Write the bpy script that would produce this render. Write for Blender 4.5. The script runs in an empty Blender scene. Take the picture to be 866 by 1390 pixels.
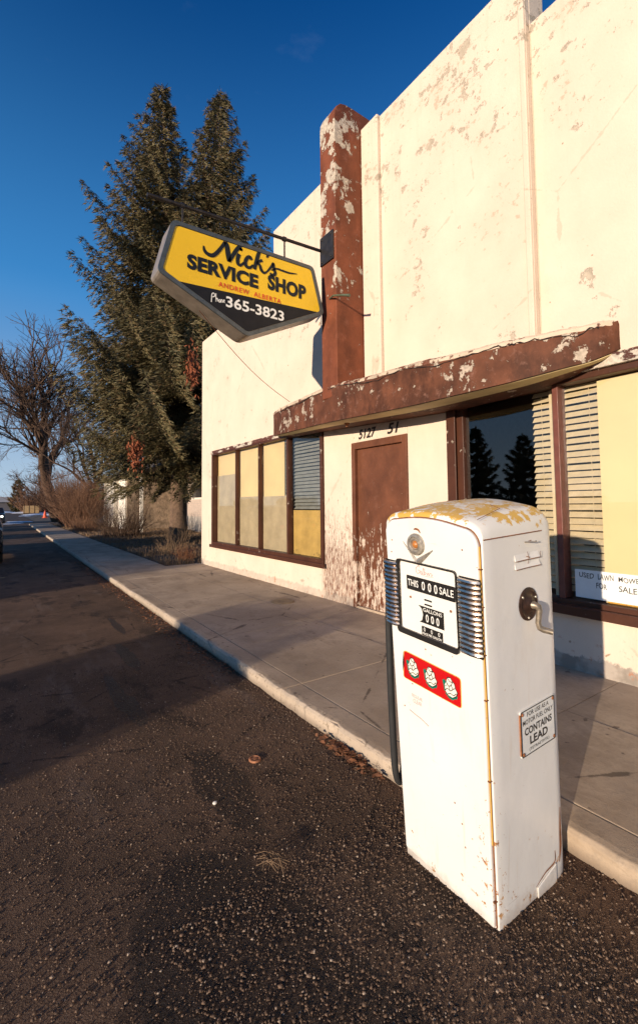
import bpy, bmesh, math, random
import numpy as np
from mathutils import Vector, Matrix
random.seed(7); rng = np.random.default_rng(11)
scn = bpy.context.scene
COL = scn.collection
R = math.radians

# ------------------------------------------------------------------ materials
class NT:
    def __init__(s, name):
        s.m = bpy.data.materials.new(name); s.m.use_nodes = True
        s.t = s.m.node_tree; s.n = s.t.nodes; s.n.clear()
        s.out = s.n.new('ShaderNodeOutputMaterial'); s.b = s.n.new('ShaderNodeBsdfPrincipled')
        s.t.links.new(s.b.outputs[0], s.out.inputs[0])
        s.tc = s.n.new('ShaderNodeTexCoord').outputs['Object']
        s.sep = None
    def lk(s, a, inp):
        if isinstance(a, bpy.types.NodeSocket): s.t.links.new(a, inp)
        else:
            if isinstance(a, tuple) and len(a) == 3 and inp.type == 'RGBA': a = a + (1,)
            inp.default_value = a
    def xyz(s, i):
        if s.sep is None:
            s.sep = s.n.new('ShaderNodeSeparateXYZ'); s.lk(s.tc, s.sep.inputs[0])
        return s.sep.outputs[i]
    def coord(s, sc=(1, 1, 1), loc=(0, 0, 0), rot=(0, 0, 0)):
        mp = s.n.new('ShaderNodeMapping'); s.lk(s.tc, mp.inputs[0])
        mp.inputs['Scale'].default_value = sc; mp.inputs['Location'].default_value = loc; mp.inputs['Rotation'].default_value = rot
        return mp.outputs[0]
    def noise(s, scale, detail=4, rough=.5, st=(1, 1, 1), loc=(0, 0, 0), dist=0):
        n = s.n.new('ShaderNodeTexNoise'); s.lk(s.coord(st, loc), n.inputs['Vector'])
        n.inputs['Scale'].default_value = scale; n.inputs['Detail'].default_value = detail
        n.inputs['Roughness'].default_value = rough; n.inputs['Distortion'].default_value = dist
        return n.outputs[0]
    def vor(s, scale, feat='F1', out=0, st=(1, 1, 1)):
        n = s.n.new('ShaderNodeTexVoronoi'); n.feature = feat; s.lk(s.coord(st), n.inputs['Vector']); n.inputs['Scale'].default_value = scale
        return n.outputs[out]
    def mth(s, op, a, b=0., c=0., clamp=False):
        n = s.n.new('ShaderNodeMath'); n.operation = op; n.use_clamp = clamp
        s.lk(a, n.inputs[0]); s.lk(b, n.inputs[1])
        if op in ('MULTIPLY_ADD',): s.lk(c, n.inputs[2])
        return n.outputs[0]
    def rng(s, v, a, b, c=0., d=1.):
        n = s.n.new('ShaderNodeMapRange'); n.clamp = True
        s.lk(v, n.inputs[0])
        for i, x in enumerate((a, b, c, d)): n.inputs[i + 1].default_value = x
        return n.outputs[0]
    def mul(s, a, b): return s.mth('MULTIPLY', a, b)
    def add(s, a, b): return s.mth('ADD', a, b)
    def mix(s, f, a, b):
        n = s.n.new('ShaderNodeMix'); n.data_type = 'RGBA'
        s.lk(f, n.inputs[0]); s.lk(a, n.inputs[6]); s.lk(b, n.inputs[7])
        return n.outputs[2]
    def bump(s, h, dist=.01, strength=1., prev=None):
        n = s.n.new('ShaderNodeBump'); n.inputs['Strength'].default_value = strength; n.inputs['Distance'].default_value = dist
        s.lk(h, n.inputs['Height'])
        if prev is not None: s.lk(prev, n.inputs['Normal'])
        return n.outputs[0]
    def done(s, col=None, rough=None, nrm=None, metal=None, spec=None):
        if col is not None: s.lk(col, s.b.inputs['Base Color'])
        if rough is not None: s.lk(rough, s.b.inputs['Roughness'])
        if nrm is not None: s.lk(nrm, s.b.inputs['Normal'])
        if metal is not None: s.lk(metal, s.b.inputs['Metallic'])
        if spec is not None: s.lk(spec, s.b.inputs['Specular IOR Level'])
        return s.m

def simple(name, col, rough=.6, metal=0., var=.25, scale=12., bump=.0, spec=.5):
    k = NT(name)
    n = k.noise(scale, 5, .6)
    c2 = tuple(x * (1 - var) for x in col); c1 = tuple(min(1, x * (1 + var * .6)) for x in col)
    c = k.mix(k.rng(n, .3, .7), c2, c1)
    nb = k.bump(k.noise(scale * 4, 4, .6), bump) if bump else None
    r = k.rng(k.noise(scale * 1.7, 4), .3, .7, max(.05, rough - .1), min(1, rough + .1))
    return k.done(c, r, nb, metal, spec)

M = {}
def mk_wall():
    k = NT('stucco_paint')
    z = k.xyz(2); y = k.xyz(1)
    fine = k.noise(5, 10, .72); big = k.noise(.55, 3, .6, loc=(3, 1, 5)); mid = k.noise(1.7, 5, .6, loc=(9, 2, 2))
    # peeled flakes, commoner up by the parapet
    bias = k.rng(z, 3.0, 6.2, -.035, .055)
    v = k.add(k.add(fine, k.mul(k.rng(big, .4, .6, -1, 1), .035)), k.add(bias, k.mul(k.rng(mid, .4, .65, -1, 1), .045)))
    peel = k.rng(v, .635, .655)
    # low flaking
    base = k.mix(k.rng(mid, .35, .7), (.71, .595, .475), (.64, .53, .42))
    stain = k.rng(k.noise(2.2, 8, .7, st=(1, 1.3, .35), loc=(1, 7, 3)), .55, .75)
    base = k.mix(k.mul(stain, .25), base, (.55, .45, .32))
    fl2 = k.mul(k.rng(k.add(k.noise(14, 9, .75, st=(1, .8, 1), loc=(2, 2, 5)), k.add(bias, k.mul(k.rng(mid, .4, .65, -1, 1), .05))), .625, .64), .75)
    base = k.mix(fl2, base, (.46, .37, .27))
    crk = k.rng(k.add(k.vor(.45, 'DISTANCE_TO_EDGE'), k.mul(k.noise(3.5, 7, .7), .07)), .0365, .0335)
    base = k.mix(k.mul(crk, .35), base, (.40, .31, .22))
    drip = k.rng(k.noise(3.2, 5, .6, st=(1, 2.6, .10), loc=(1, 4, 3)), .56, .70)
    base = k.mix(k.mul(k.mul(drip, k.rng(z, 3.6, 6.3)), .28), base, (.45, .37, .27))
    pc = k.mix(k.rng(k.noise(14, 5), .35, .65), (.34, .29, .215), (.50, .43, .33))
    c = k.mix(k.mul(peel, .85), base, pc)
    # bare vertical scrape between shop window and door
    ymask = k.mul(k.rng(y, 4.70, 4.85), k.rng(y, 5.62, 5.50))
    dr = k.noise(9, 9, .75, st=(1, 3.2, .55))
    low = k.rng(z, 1.9, .7, -.16, .05)
    sc = k.mul(k.rng(k.add(dr, low), .50, .53), ymask)
    sc2 = k.mul(k.rng(k.add(k.noise(16, 8, .7, st=(1, 3, .5), loc=(5, 5, 5)), low), .545, .565), ymask)
    c = k.mix(k.mul(sc, .85), c, (.56, .45, .35))
    c = k.mix(k.mul(sc2, .9), c, (.20, .09, .06))
    # ragged bare concrete foot
    foot = k.rng(k.add(z, k.mul(k.noise(7, 8, .7), .22)), .335, .315)
    foot = k.mul(foot, k.rng(k.add(y, k.mul(k.noise(1.3, 3), 3.)), 6.6, 4.8, .45, 1.))
    c = k.mix(foot, c, k.mix(k.rng(k.noise(9, 6), .4, .6), (.27, .23, .19), (.42, .36, .30)))
    rust = k.mul(k.rng(k.noise(13, 6, .7, loc=(4, 4, 1)), .60, .66), k.rng(z, .5, .15))
    c = k.mix(k.mul(rust, .7), c, (.42, .16, .07))
    spot = k.rng(k.noise(11, 2, .4, loc=(8, 3, 6)), .765, .785)
    c = k.mix(k.mul(spot, .8), c, (.28, .17, .09))
    h = k.add(k.mul(k.noise(60, 6, .65), .35), k.mul(k.noise(3, 4), .6))
    h = k.add(h, k.mul(peel, -.3)); h = k.add(h, k.mul(k.mul(sc, -1), .3))
    return k.done(c, .85, k.bump(h, .012, .8), spec=.2)
M['wall'] = mk_wall()

def painted(name, col, under, zlo=None, zhi=None, bias0=-.02, bias1=-.02, sc=6, st=(1, 1, 1), amt=.62, rough=.6, under2=None, dark=.75, mott=0.):
    k = NT(name)
    z = k.xyz(2)
    n = k.noise(sc, 10, .7, st=st); b = k.noise(sc * .22, 3, .5, loc=(2, 5, 8))
    bi = k.rng(z, zlo, zhi, bias0, bias1) if zlo is not None else bias0
    v = k.add(k.add(n, bi), k.mul(k.rng(b, .4, .6, -1, 1), .04))
    peel = k.rng(v, amt, amt + .015)
    base = k.mix(k.rng(k.noise(4, 6, .6), .3, .7), tuple(x * dark for x in col), tuple(x * 1.15 for x in col))
    if mott:
        base = k.mix(k.mul(k.rng(k.noise(3.1, 9, .72, st=(1, 1, .6), loc=(6, 1, 4)), .44, .62), mott), base, tuple(x * .28 for x in col))
        base = k.mix(k.mul(k.rng(k.noise(8, 8, .75, loc=(1, 9, 4)), .56, .68), mott * .6), base, tuple(min(1, x * 1.5 + .07) for x in col))
    u = k.mix(k.rng(k.noise(30, 4), .4, .6), under, under2 or tuple(x * .7 for x in under))
    edge = k.mul(k.rng(v, amt - .02, amt), k.rng(v, amt + .02, amt + .005))
    c = k.mix(peel, base, u); c = k.mix(k.mul(edge, .4), c, tuple(x * .5 for x in col))
    h = k.add(k.mul(k.noise(50, 5), .3), k.mul(peel, -.5))
    return k.done(c, rough, k.bump(h, .006, .8), spec=.3)
M['brown_conc'] = painted('flaking_brown_concrete_paint', (.205, .060, .026), (.56, .48, .38), 3.4, 5.6, -.04, .115, sc=4.2, st=(1, 1, .8), rough=.7, mott=.45)
M['canopy'] = painted('weathered_canopy_paint', (.15, .053, .026), (.50, .41, .32), 2.5, 3.0, -.035, .05, sc=7, st=(1, 1, 1), amt=.585, rough=.75, dark=.5, mott=.9)
M['door'] = painted('flaking_door_paint', (.15, .055, .027), (.62, .50, .40), 1.7, .5, -.17, .085, sc=13, st=(1, 2.0, .55), amt=.545, rough=.5, under2=(.45, .33, .25), mott=.3)
M['frame'] = painted('dark_brown_frame_paint', (.070, .025, .013), (.42, .34, .27), None, None, -.03, 0, sc=16, st=(1, .6, .6), amt=.61, rough=.45)
M['frame_worn'] = painted('worn_header_paint', (.10, .035, .024), (.62, .54, .44), None, None, .06, 0, sc=9, st=(1, .5, 1.4), amt=.58, rough=.6)
M['soffit'] = simple('soffit_paint', (.66, .53, .28), .8, var=.2, scale=3)
M['white_gloss'] = simple('white_frame', (.7, .66, .6), .5)
M['interior'] = simple('dark_interior', (.05, .045, .04), .9)
M['blind'] = simple('blind_slats', (.74, .63, .44), .5, var=.12)
M['yboard'] = simple('yellow_board', (.86, .66, .32), .6, var=.12, scale=1.5)
M['yboard2'] = simple('pale_yellow_board', (.86, .72, .42), .6, var=.08, scale=1.2)
M['gboard'] = simple('grey_green_sheet', (.52, .43, .29), .7, var=.2, scale=4, bump=.002)
M['ychip'] = painted('stained_yellow_board', (.62, .42, .14), (.2, .13, .06), .95, .6, -.16, .05, sc=18, amt=.6)
M['number'] = simple('black_numerals', (.025, .016, .012), .4)

def mk_glass():
    k = NT('window_glass'); k.n.remove(k.b)
    tr = k.n.new('ShaderNodeBsdfTransparent'); tr.inputs[0].default_value = (.95, .945, .92, 1)
    gl = k.n.new('ShaderNodeBsdfGlossy'); gl.inputs['Roughness'].default_value = .012
    k.lk(k.bump(k.noise(1.3, 2), .004, .25), gl.inputs['Normal'])
    fr = k.n.new('ShaderNodeFresnel'); fr.inputs[0].default_value = 1.9
    mx = k.n.new('ShaderNodeMixShader'); gg = k.n.new('ShaderNodeNewGeometry'); k.lk(k.mul(fr.outputs[0], k.mth('SUBTRACT', 1., gg.outputs['Backfacing'])), mx.inputs[0])
    k.t.links.new(tr.outputs[0], mx.inputs[1]); k.t.links.new(gl.outputs[0], mx.inputs[2]); k.t.links.new(mx.outputs[0], k.out.inputs[0])
    return k.m
M['glass'] = mk_glass()

def mk_concrete():
    k = NT('sidewalk_concrete')
    x = k.xyz(0)
    c = k.mix(k.rng(k.noise(1.1, 8, .65), .3, .7), (.34, .255, .175), (.55, .435, .32))
    c = k.mix(k.mul(k.rng(k.noise(35, 5, .7), .5, .75), .5), c, (.24, .20, .16))
    c = k.mix(k.mul(k.rng(k.noise(.9, 5, .6, loc=(7, 1, 1)), .52, .68), .45), c, (.18, .145, .115))
    c = k.mix(k.mul(k.rng(k.noise(2.2, 9, .75, st=(1, .5, 1), loc=(3, 9, 2)), .53, .62), .4), c, (.20, .15, .105))
    ck = k.rng(k.add(k.vor(.55, 'DISTANCE_TO_EDGE'), k.mul(k.noise(4, 7, .7), .06)), .033, .027)
    c = k.mix(k.mul(ck, .75), c, (.08, .06, .045))
    c = k.mix(k.mul(k.rng(k.noise(14, 2, .4, loc=(2, 2, 9)), .72, .75), .6), c, (.09, .06, .045))
    edge = k.rng(k.add(x, k.mul(k.noise(9, 6, .7), .05)), 1.815, 1.795)
    c = k.mix(k.mul(edge, .35), c, (.55, .47, .38))
    c = k.mix(k.mul(k.mul(k.rng(k.noise(24, 7, .75, loc=(1, 1, 4)), .56, .62), k.rng(x, 1.86, 1.80)), .7), c, (.16, .12, .085))
    c = k.mix(k.mul(k.rng(k.xyz(2), .05, .0), .7), c, (.13, .095, .07))
    h = k.add(k.mul(k.noise(90, 5, .7), .35), k.mul(k.noise(12, 6, .6, st=(1, .5, 1)), .6))
    return k.done(c, .85, k.bump(h, .006, .7), spec=.2)
M['concrete'] = mk_concrete()

def mk_road():
    k = NT('old_asphalt')
    x = k.xyz(0); y = k.xyz(1)
    grit = k.noise(120, 6, .75); blotch = k.noise(.9, 9, .72)
    c = k.mix(k.rng(blotch, .33, .68), (.056, .033, .019), (.165, .098, .060))
    c = k.mix(k.mul(k.rng(grit, .52, .72), .6), c, (.18, .125, .09))
    c = k.mix(k.mul(k.rng(k.noise(150, 3, .6, loc=(2, 2, 2)), .60, .68), .6), c, (.26, .19, .14))
    # pale worn lane
    lane = k.mul(k.rng(k.noise(1.6, 6, .7, st=(1.6, .35, 1), loc=(1, 3, 0)), .54, .72), k.rng(y, 1.5, 3.5))
    c = k.mix(k.mul(lane, .6), c, (.22, .165, .13))
    seal = k.rng(k.noise(1.9, 9, .75, st=(1, .6, 1), loc=(5, 8, 0)), .54, .60)
    c = k.mix(k.mul(seal, .7), c, (.030, .019, .013))
    crk = k.rng(k.add(k.vor(.9, 'DISTANCE_TO_EDGE'), k.mul(k.noise(5, 6, .7), .09)), .052, .040)
    c = k.mix(k.mul(crk, .8), c, (.015, .010, .008))
    # oil and damp patches, plus the large near shadow painted in as dark colour
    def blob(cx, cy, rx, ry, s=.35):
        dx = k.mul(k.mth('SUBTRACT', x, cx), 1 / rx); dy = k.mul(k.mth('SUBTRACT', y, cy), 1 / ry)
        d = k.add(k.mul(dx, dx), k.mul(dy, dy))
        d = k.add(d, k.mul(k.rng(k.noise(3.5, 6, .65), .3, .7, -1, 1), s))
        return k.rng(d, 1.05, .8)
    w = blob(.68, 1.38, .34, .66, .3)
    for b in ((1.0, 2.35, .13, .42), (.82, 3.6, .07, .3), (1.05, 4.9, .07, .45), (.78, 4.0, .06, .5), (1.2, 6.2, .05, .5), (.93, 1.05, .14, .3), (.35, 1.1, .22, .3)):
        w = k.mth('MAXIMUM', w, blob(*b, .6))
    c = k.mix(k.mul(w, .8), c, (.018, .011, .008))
    # rusty soil along the kerb
    soil = k.rng(k.add(x, k.mul(k.noise(2.5, 7, .7), .55)), 1.88, 2.06)
    c = k.mix(k.mul(soil, .6), c, (.13, .072, .042))
    h = k.add(k.mul(grit, .8), k.mul(k.vor(160), .7)); h = k.add(h, k.mul(k.noise(4, 5), 1.2))
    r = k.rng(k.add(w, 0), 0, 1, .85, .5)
    return k.done(c, r, k.bump(h, .012, .75), spec=.25)
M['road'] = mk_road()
M['soil'] = simple('dead_grass_soil', (.13, .085, .05), .95, var=.5, scale=3, bump=.03)
M['gravel'] = None
def mk_gravel():
    k = NT('gravel_stone')
    g = k.n.new('ShaderNodeNewGeometry')
    r = g.outputs['Random Per Island']
    c = k.mix(k.rng(r, 0, .8), (.060, .037, .024), (.17, .108, .070)); c = k.mix(k.rng(r, .90, 1.), c, (.40, .31, .23))
    return k.done(c, .7, spec=.3)
M['gravel'] = mk_gravel()
M['snow'] = simple('old_snow', (.75, .78, .84), .7, var=.15, scale=2, bump=.03)
M['bark'] = simple('spruce_bark', (.16, .10, .065), .9, var=.5, scale=9, bump=.03)
M['baretree'] = simple('bare_bark', (.10, .058, .036), .9, var=.4, scale=5, bump=.02)
M['twig'] = simple('brown_twigs', (.20, .105, .06), .9, var=.4, scale=3)
M['straw'] = simple('dry_grass', (.23, .145, .08), .9, var=.4, scale=5)
M['leaf'] = simple('fallen_leaves', (.22, .09, .04), .9, var=.4, scale=30)
def mk_needles():
    k = NT('spruce_needles')
    g = k.n.new('ShaderNodeNewGeometry'); r = g.outputs['Random Per Island']
    c = k.mix(k.rng(k.noise(1.1, 4, .6), .35, .65), (.055, .057, .027), (.165, .138, .062))
    c = k.mix(k.rng(r, .1, 1.), c, (.150, .112, .052))
    c = k.mix(k.mul(k.rng(r, .86, 1.), .6), c, (.24, .13, .06))
    return k.done(c, .65, spec=.3)
M['needles'] = mk_needles()
M['deadneedles'] = simple('rust_needles', (.26, .075, .03), .9, var=.3, scale=6)
M['shadow_hedge'] = simple('shadow_hedge_leaf', (.05, .055, .03), .9)
M['stone'] = simple('field_stone', (.30, .22, .15), .85, var=.6, scale=3.5, bump=.05)
M['whitewall'] = simple('white_house_paint', (.78, .72, .62), .8, var=.1)
M['siding'] = simple('grey_siding', (.42, .38, .34), .8, var=.12)
M['shingle'] = simple('roof_shingle', (.10, .08, .07), .9)
M['carpaint'] = simple('dark_car_paint', (.016, .014, .016), .25, var=.1)
M['carglass'] = simple('dark_car_glass', (.02, .022, .025), .08, var=.05)
M['rubber'] = simple('black_rubber', (.02, .02, .02), .75, var=.2)
M['rim'] = simple('alloy_rim', (.45, .45, .46), .3, 1.)
M['chrome'] = simple('tarnished_chrome', (.58, .50, .43), .30, 1., var=.3, scale=25)
M['pewter'] = simple('pitted_metal', (.46, .41, .34), .38, .55, var=.5, scale=60, bump=.001)
M['rustm'] = simple('rusty_metal', (.30, .12, .05), .7, .4, var=.5, scale=40)
M['blackm'] = simple('black_enamel', (.02, .018, .017), .35)
M['red'] = simple('red_enamel', (.50, .008, .010), .3, var=.08)
M['green'] = simple('green_enamel', (.0, .17, .11), .35)
M['rosewhite'] = simple('cream_enamel', (.80, .76, .66), .35, var=.05)
M['pink'] = simple('faded_red_print', (.85, .30, .27), .6)
M['dial'] = simple('white_dial', (.74, .73, .68), .4, var=.03)
M['cwhite'] = simple('white_numerals', (.85, .84, .78), .5, var=.05)
M['goldline'] = painted('old_yellow_edge', (.75, .43, .08), (.25, .1, .03), None, None, -.02, 0, sc=30)
M['signyellow'] = simple('yellow_sign_plastic', (.86, .53, .012), .28, var=.06, scale=2)
M['signblack'] = simple('black_sign_plastic', (.014, .014, .016), .4, spec=.2)
M['signtext'] = simple('dark_lettering', (.015, .018, .022), .4, spec=.2)
M['signred'] = simple('red_lettering', (.75, .06, .02), .4)
M['casing'] = simple('grey_sign_casing', (.30, .25, .20), .45, .3, var=.3, scale=8)
M['casingedge'] = simple('sign_retainer', (.09, .10, .10), .35, .3)
M['iron'] = simple('black_iron', (.035, .03, .028), .5, .4, var=.4)
M['paper'] = simple('white_card', (.80, .80, .76), .7, var=.05)
M['marker'] = simple('marker_ink', (.05, .055, .05), .7)
M['orange'] = simple('orange_plastic', (.85, .11, .03), .5)
M['crate'] = simple('pale_plywood', (.50, .33, .16), .8)
M['vignetteless'] = None
def mk_pump():
    k = NT('chipped_white_enamel')
    z = k.xyz(2); x = k.xyz(0)
    base = k.mix(k.rng(k.noise(3, 5), .3, .7), (.72, .70, .65), (.77, .75, .71))
    grime = k.rng(k.noise(6, 7, .7, st=(1, 1, .4)), .58, .75)
    base = k.mix(k.mul(grime, .22), base, (.55, .45, .33))
    n = k.noise(16, 9, .7)
    rs = k.rng(k.add(n, k.rng(z, .45, .0, -.03, .085)), .695, .71)
    c = k.mix(rs, base, k.mix(k.rng(k.noise(70, 3), .4, .6), (.28, .10, .04), (.5, .24, .08)))
    dx_ = k.mth('ABSOLUTE', k.add(k.mth('SUBTRACT', x, 1.478), k.mul(z, .12))); dy_ = k.mth('ABSOLUTE', k.mth('SUBTRACT', k.xyz(1), 1.03))
    cn_ = k.mul(k.rng(k.add(dx_, dy_), .13, .03), k.rng(z, .62, .25))
    rs2 = k.rng(k.add(k.noise(34, 7, .7, loc=(3, 6, 1)), k.mul(cn_, .115)), .68, .70)
    c = k.mix(rs2, c, k.mix(k.rng(k.noise(70, 3), .4, .6), (.25, .10, .05), (.50, .26, .10)))
    halo = k.rng(k.add(n, k.rng(z, .45, .0, -.03, .085)), .655, .70)
    c = k.mix(k.mul(halo, .3), c, (.62, .40, .20))
    c = k.mix(k.mul(k.rng(k.add(z, k.mul(k.noise(14, 6, .7), .14)), .13, .05), .6), c, (.30, .21, .14))
    streak = k.mul(k.rng(k.noise(26, 4, .6, st=(1, 1, .07), loc=(4, 4, 4)), .60, .70), k.rng(z, 1.3, .3))
    c = k.mix(k.mul(streak, .22), c, (.50, .34, .20))
    fl = k.rng(k.noise(38, 3, .5, loc=(3, 3, 3)), .775, .79)
    c = k.mix(fl, c, (.30, .13, .06))
    scr = k.rng(k.noise(9, 6, .6, st=(.3, .3, 6), loc=(1, 2, 7)), .70, .715)
    c = k.mix(k.mul(scr, .35), c, (.25, .2, .16))
    h = k.add(k.mul(rs, -.5), k.mul(k.noise(7, 3), .8))
    return k.done(c, k.rng(grime, 0, 1, .30, .5), k.bump(h, .006, .6), spec=.4)
M['pump'] = mk_pump()
def mk_cap():
    k = NT('worn_cap_enamel')
    z = k.xyz(2)
    n = k.noise(13, 9, .7); b = k.noise(4, 3)
    base = k.mix(k.rng(k.noise(5, 5), .3, .7), (.72, .69, .62), (.77, .75, .69))
    v = k.add(k.add(n, k.rng(z, 1.385, 1.455, -.16, .07)), k.mul(k.rng(b, .35, .65, -1, 1), .04))
    ye = k.rng(v, .535, .545)
    c = k.mix(ye, base, (.62, .37, .07))
    wh = k.rng(k.add(k.noise(20, 9, .75, loc=(4, 1, 1)), k.rng(z, 1.44, 1.50, -.08, .08)), .575, .59)
    c = k.mix(k.mul(wh, .85), c, (.66, .60, .50))
    low = k.rng(k.add(k.noise(22, 8, .7, loc=(9, 9, 1)), k.rng(z, 1.37, 1.335, -.1, .06)), .60, .61)
    c = k.mix(low, c, (.62, .36, .07))
    rust = k.rng(k.noise(30, 6, .7, loc=(2, 8, 5)), .72, .735)
    c = k.mix(rust, c, (.22, .09, .04))
    return k.done(c, .4, k.bump(k.add(k.mul(ye, -.5), k.noise(9, 3)), .003, .4), spec=.4)
M['cap'] = mk_cap()

# ------------------------------------------------------------------ mesh builder
class MB:
    def __init__(s): s.v = []; s.f = []
    def add(s, vs, fs):
        o = len(s.v); s.v += [tuple(p) for p in vs]; s.f += [tuple(i + o for i in f) for f in fs]; return s
    def box(s, x0, x1, y0, y1, z0, z1, fn=None):
        vs = [(x, y, z) for x in (x0, x1) for y in (y0, y1) for z in (z0, z1)]
        if fn: vs = [fn(*p) for p in vs]
        return s.add(vs, [(0, 1, 3, 2), (4, 6, 7, 5), (0, 4, 5, 1), (2, 3, 7, 6), (0, 2, 6, 4), (1, 5, 7, 3)])
    def prism(s, poly, fa, fb):
        """poly of 2-D points; fa / fb map a 2-D point to the two end faces"""
        n = len(poly); vs = [fa(*p) for p in poly] + [fb(*p) for p in poly]
        return s.add(vs, [tuple(range(n))[::-1], tuple(range(n, 2 * n))] + [(i, (i + 1) % n, n + (i + 1) % n, n + i) for i in range(n)])
    def flat(s, poly, fn): return s.add([fn(*p) for p in poly], [tuple(range(len(poly)))])
    def tube(s, pts, rad, seg=8, cap=True):
        pts = [Vector(p) for p in pts]; n = len(pts)
        if not hasattr(rad, '__len__'): rad = [rad] * n
        rings = []; prevn = None
        for i, p in enumerate(pts):
            t = (pts[min(i + 1, n - 1)] - pts[max(i - 1, 0)]).normalized()
            if prevn is None:
                a = Vector((0, 0, 1)) if abs(t.z) < .9 else Vector((1, 0, 0))
                nn = t.cross(a).normalized()
            else: nn = (prevn - t * prevn.dot(t)).normalized()
            prevn = nn; bb = t.cross(nn)
            rings.append([p + (nn * math.cos(2 * math.pi * k / seg) + bb * math.sin(2 * math.pi * k / seg)) * rad[i] for k in range(seg)])
        vs = [q for r in rings for q in r]; fs = []
        for i in range(n - 1):
            for k in range(seg):
                fs.append((i * seg + k, i * seg + (k + 1) % seg, (i + 1) * seg + (k + 1) % seg, (i + 1) * seg + k))
        if cap: fs += [tuple(range(seg))[::-1], tuple((n - 1) * seg + k for k in range(seg))]
        return s.add(vs, fs)
    def lathe(s, prof, fn, seg=24):
        """prof [(r, h)], fn(dx, dy, h) -> point"""
        vs = [fn(r * math.cos(2 * math.pi * k / seg), r * math.sin(2 * math.pi * k / seg), h) for r, h in prof for k in range(seg)]
        fs = [(i * seg + k, i * seg + (k + 1) % seg, (i + 1) * seg + (k + 1) % seg, (i + 1) * seg + k) for i in range(len(prof) - 1) for k in range(seg)]
        fs += [tuple(range(seg))[::-1], tuple((len(prof) - 1) * seg + k for k in range(seg))]
        return s.add(vs, fs)
    def build(s, name, mat, parent=None, smooth=False, bevel=0., loc=None, recalc=True):
        me = bpy.data.meshes.new(name); me.from_pydata(s.v, [], s.f)
        if recalc:
            bm = bmesh.new(); bm.from_mesh(me); bmesh.ops.recalc_face_normals(bm, faces=bm.faces); bm.to_mesh(me); bm.free()
        me.materials.append(mat if not isinstance(mat, str) else M[mat])
        if smooth:
            me.polygons.foreach_set('use_smooth', [True] * len(me.polygons))
            me.set_sharp_from_angle(angle=R(40))
        o = bpy.data.objects.new(name, me); COL.objects.link(o)
        if bevel:
            b = o.modifiers.new('bevel', 'BEVEL'); b.width = bevel; b.segments = 2; b.limit_method = 'ANGLE'; b.angle_limit = R(40)
        if parent: o.parent = parent
        return o

def tag(o, label=None, cat=None, group=None, kind=None):
    if label: o['label'] = label
    if cat: o['category'] = cat
    if group: o['group'] = group
    if kind: o['kind'] = kind
    return o
def empty(name, loc, label=None, cat=None, group=None, rz=0):
    o = bpy.data.objects.new(name, None); COL.objects.link(o); o.location = loc; o.rotation_euler = (0, 0, rz); o.empty_display_size = .2
    return tag(o, label, cat, group)
def copy_tree(o, parent=None):
    c = o.copy(); COL.objects.link(c)
    if parent: c.parent = parent
    for ch in list(o.children): copy_tree(ch, c)
    return c
def at(o, loc):   # meshes written in world coordinates, hung under an Empty at loc
    return o
def fast_mesh(name, V, F, mat, parent=None, nper=4):
    me = bpy.data.meshes.new(name); V = np.asarray(V, np.float32); F = np.asarray(F, np.int32)
    me.vertices.add(len(V)); me.vertices.foreach_set('co', V.ravel())
    me.loops.add(F.size); me.loops.foreach_set('vertex_index', F.ravel())
    me.polygons.add(len(F)); me.polygons.foreach_set('loop_start', np.arange(0, F.size, nper, dtype=np.int32))
    me.update(calc_edges=True); me.materials.append(M[mat])
    o = bpy.data.objects.new(name, me); COL.objects.link(o)
    if parent: o.parent = parent
    return o

def text2d(s, size=1., bold=0., shear=0., spacing=1.):
    cu = bpy.data.curves.new('t', 'FONT'); cu.body = s; cu.size = size; cu.offset = bold; cu.shear = shear; cu.space_character = spacing
    cu.resolution_u = 3; cu.fill_mode = 'BOTH'
    o = bpy.data.objects.new('t', cu); COL.objects.link(o)
    bpy.context.view_layer.update()
    me = bpy.data.meshes.new_from_object(o.evaluated_get(bpy.context.evaluated_depsgraph_get()))
    V = [(v.co.x, v.co.y) for v in me.vertices]; F = [tuple(p.vertices) for p in me.polygons]
    bpy.data.objects.remove(o); bpy.data.meshes.remove(me); bpy.data.curves.remove(cu)
    return V, F
def text_fit(mb, s, fn, x0, x1, y0, y1, **k):
    V, F = text2d(s, **k)
    ax = min(v[0] for v in V); bx = max(v[0] for v in V); ay = min(v[1] for v in V); by = max(v[1] for v in V)
    mb.add([fn(x0 + (x - ax) / (bx - ax) * (x1 - x0), y0 + (y - ay) / (by - ay) * (y1 - y0)) for x, y in V], F)
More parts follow.
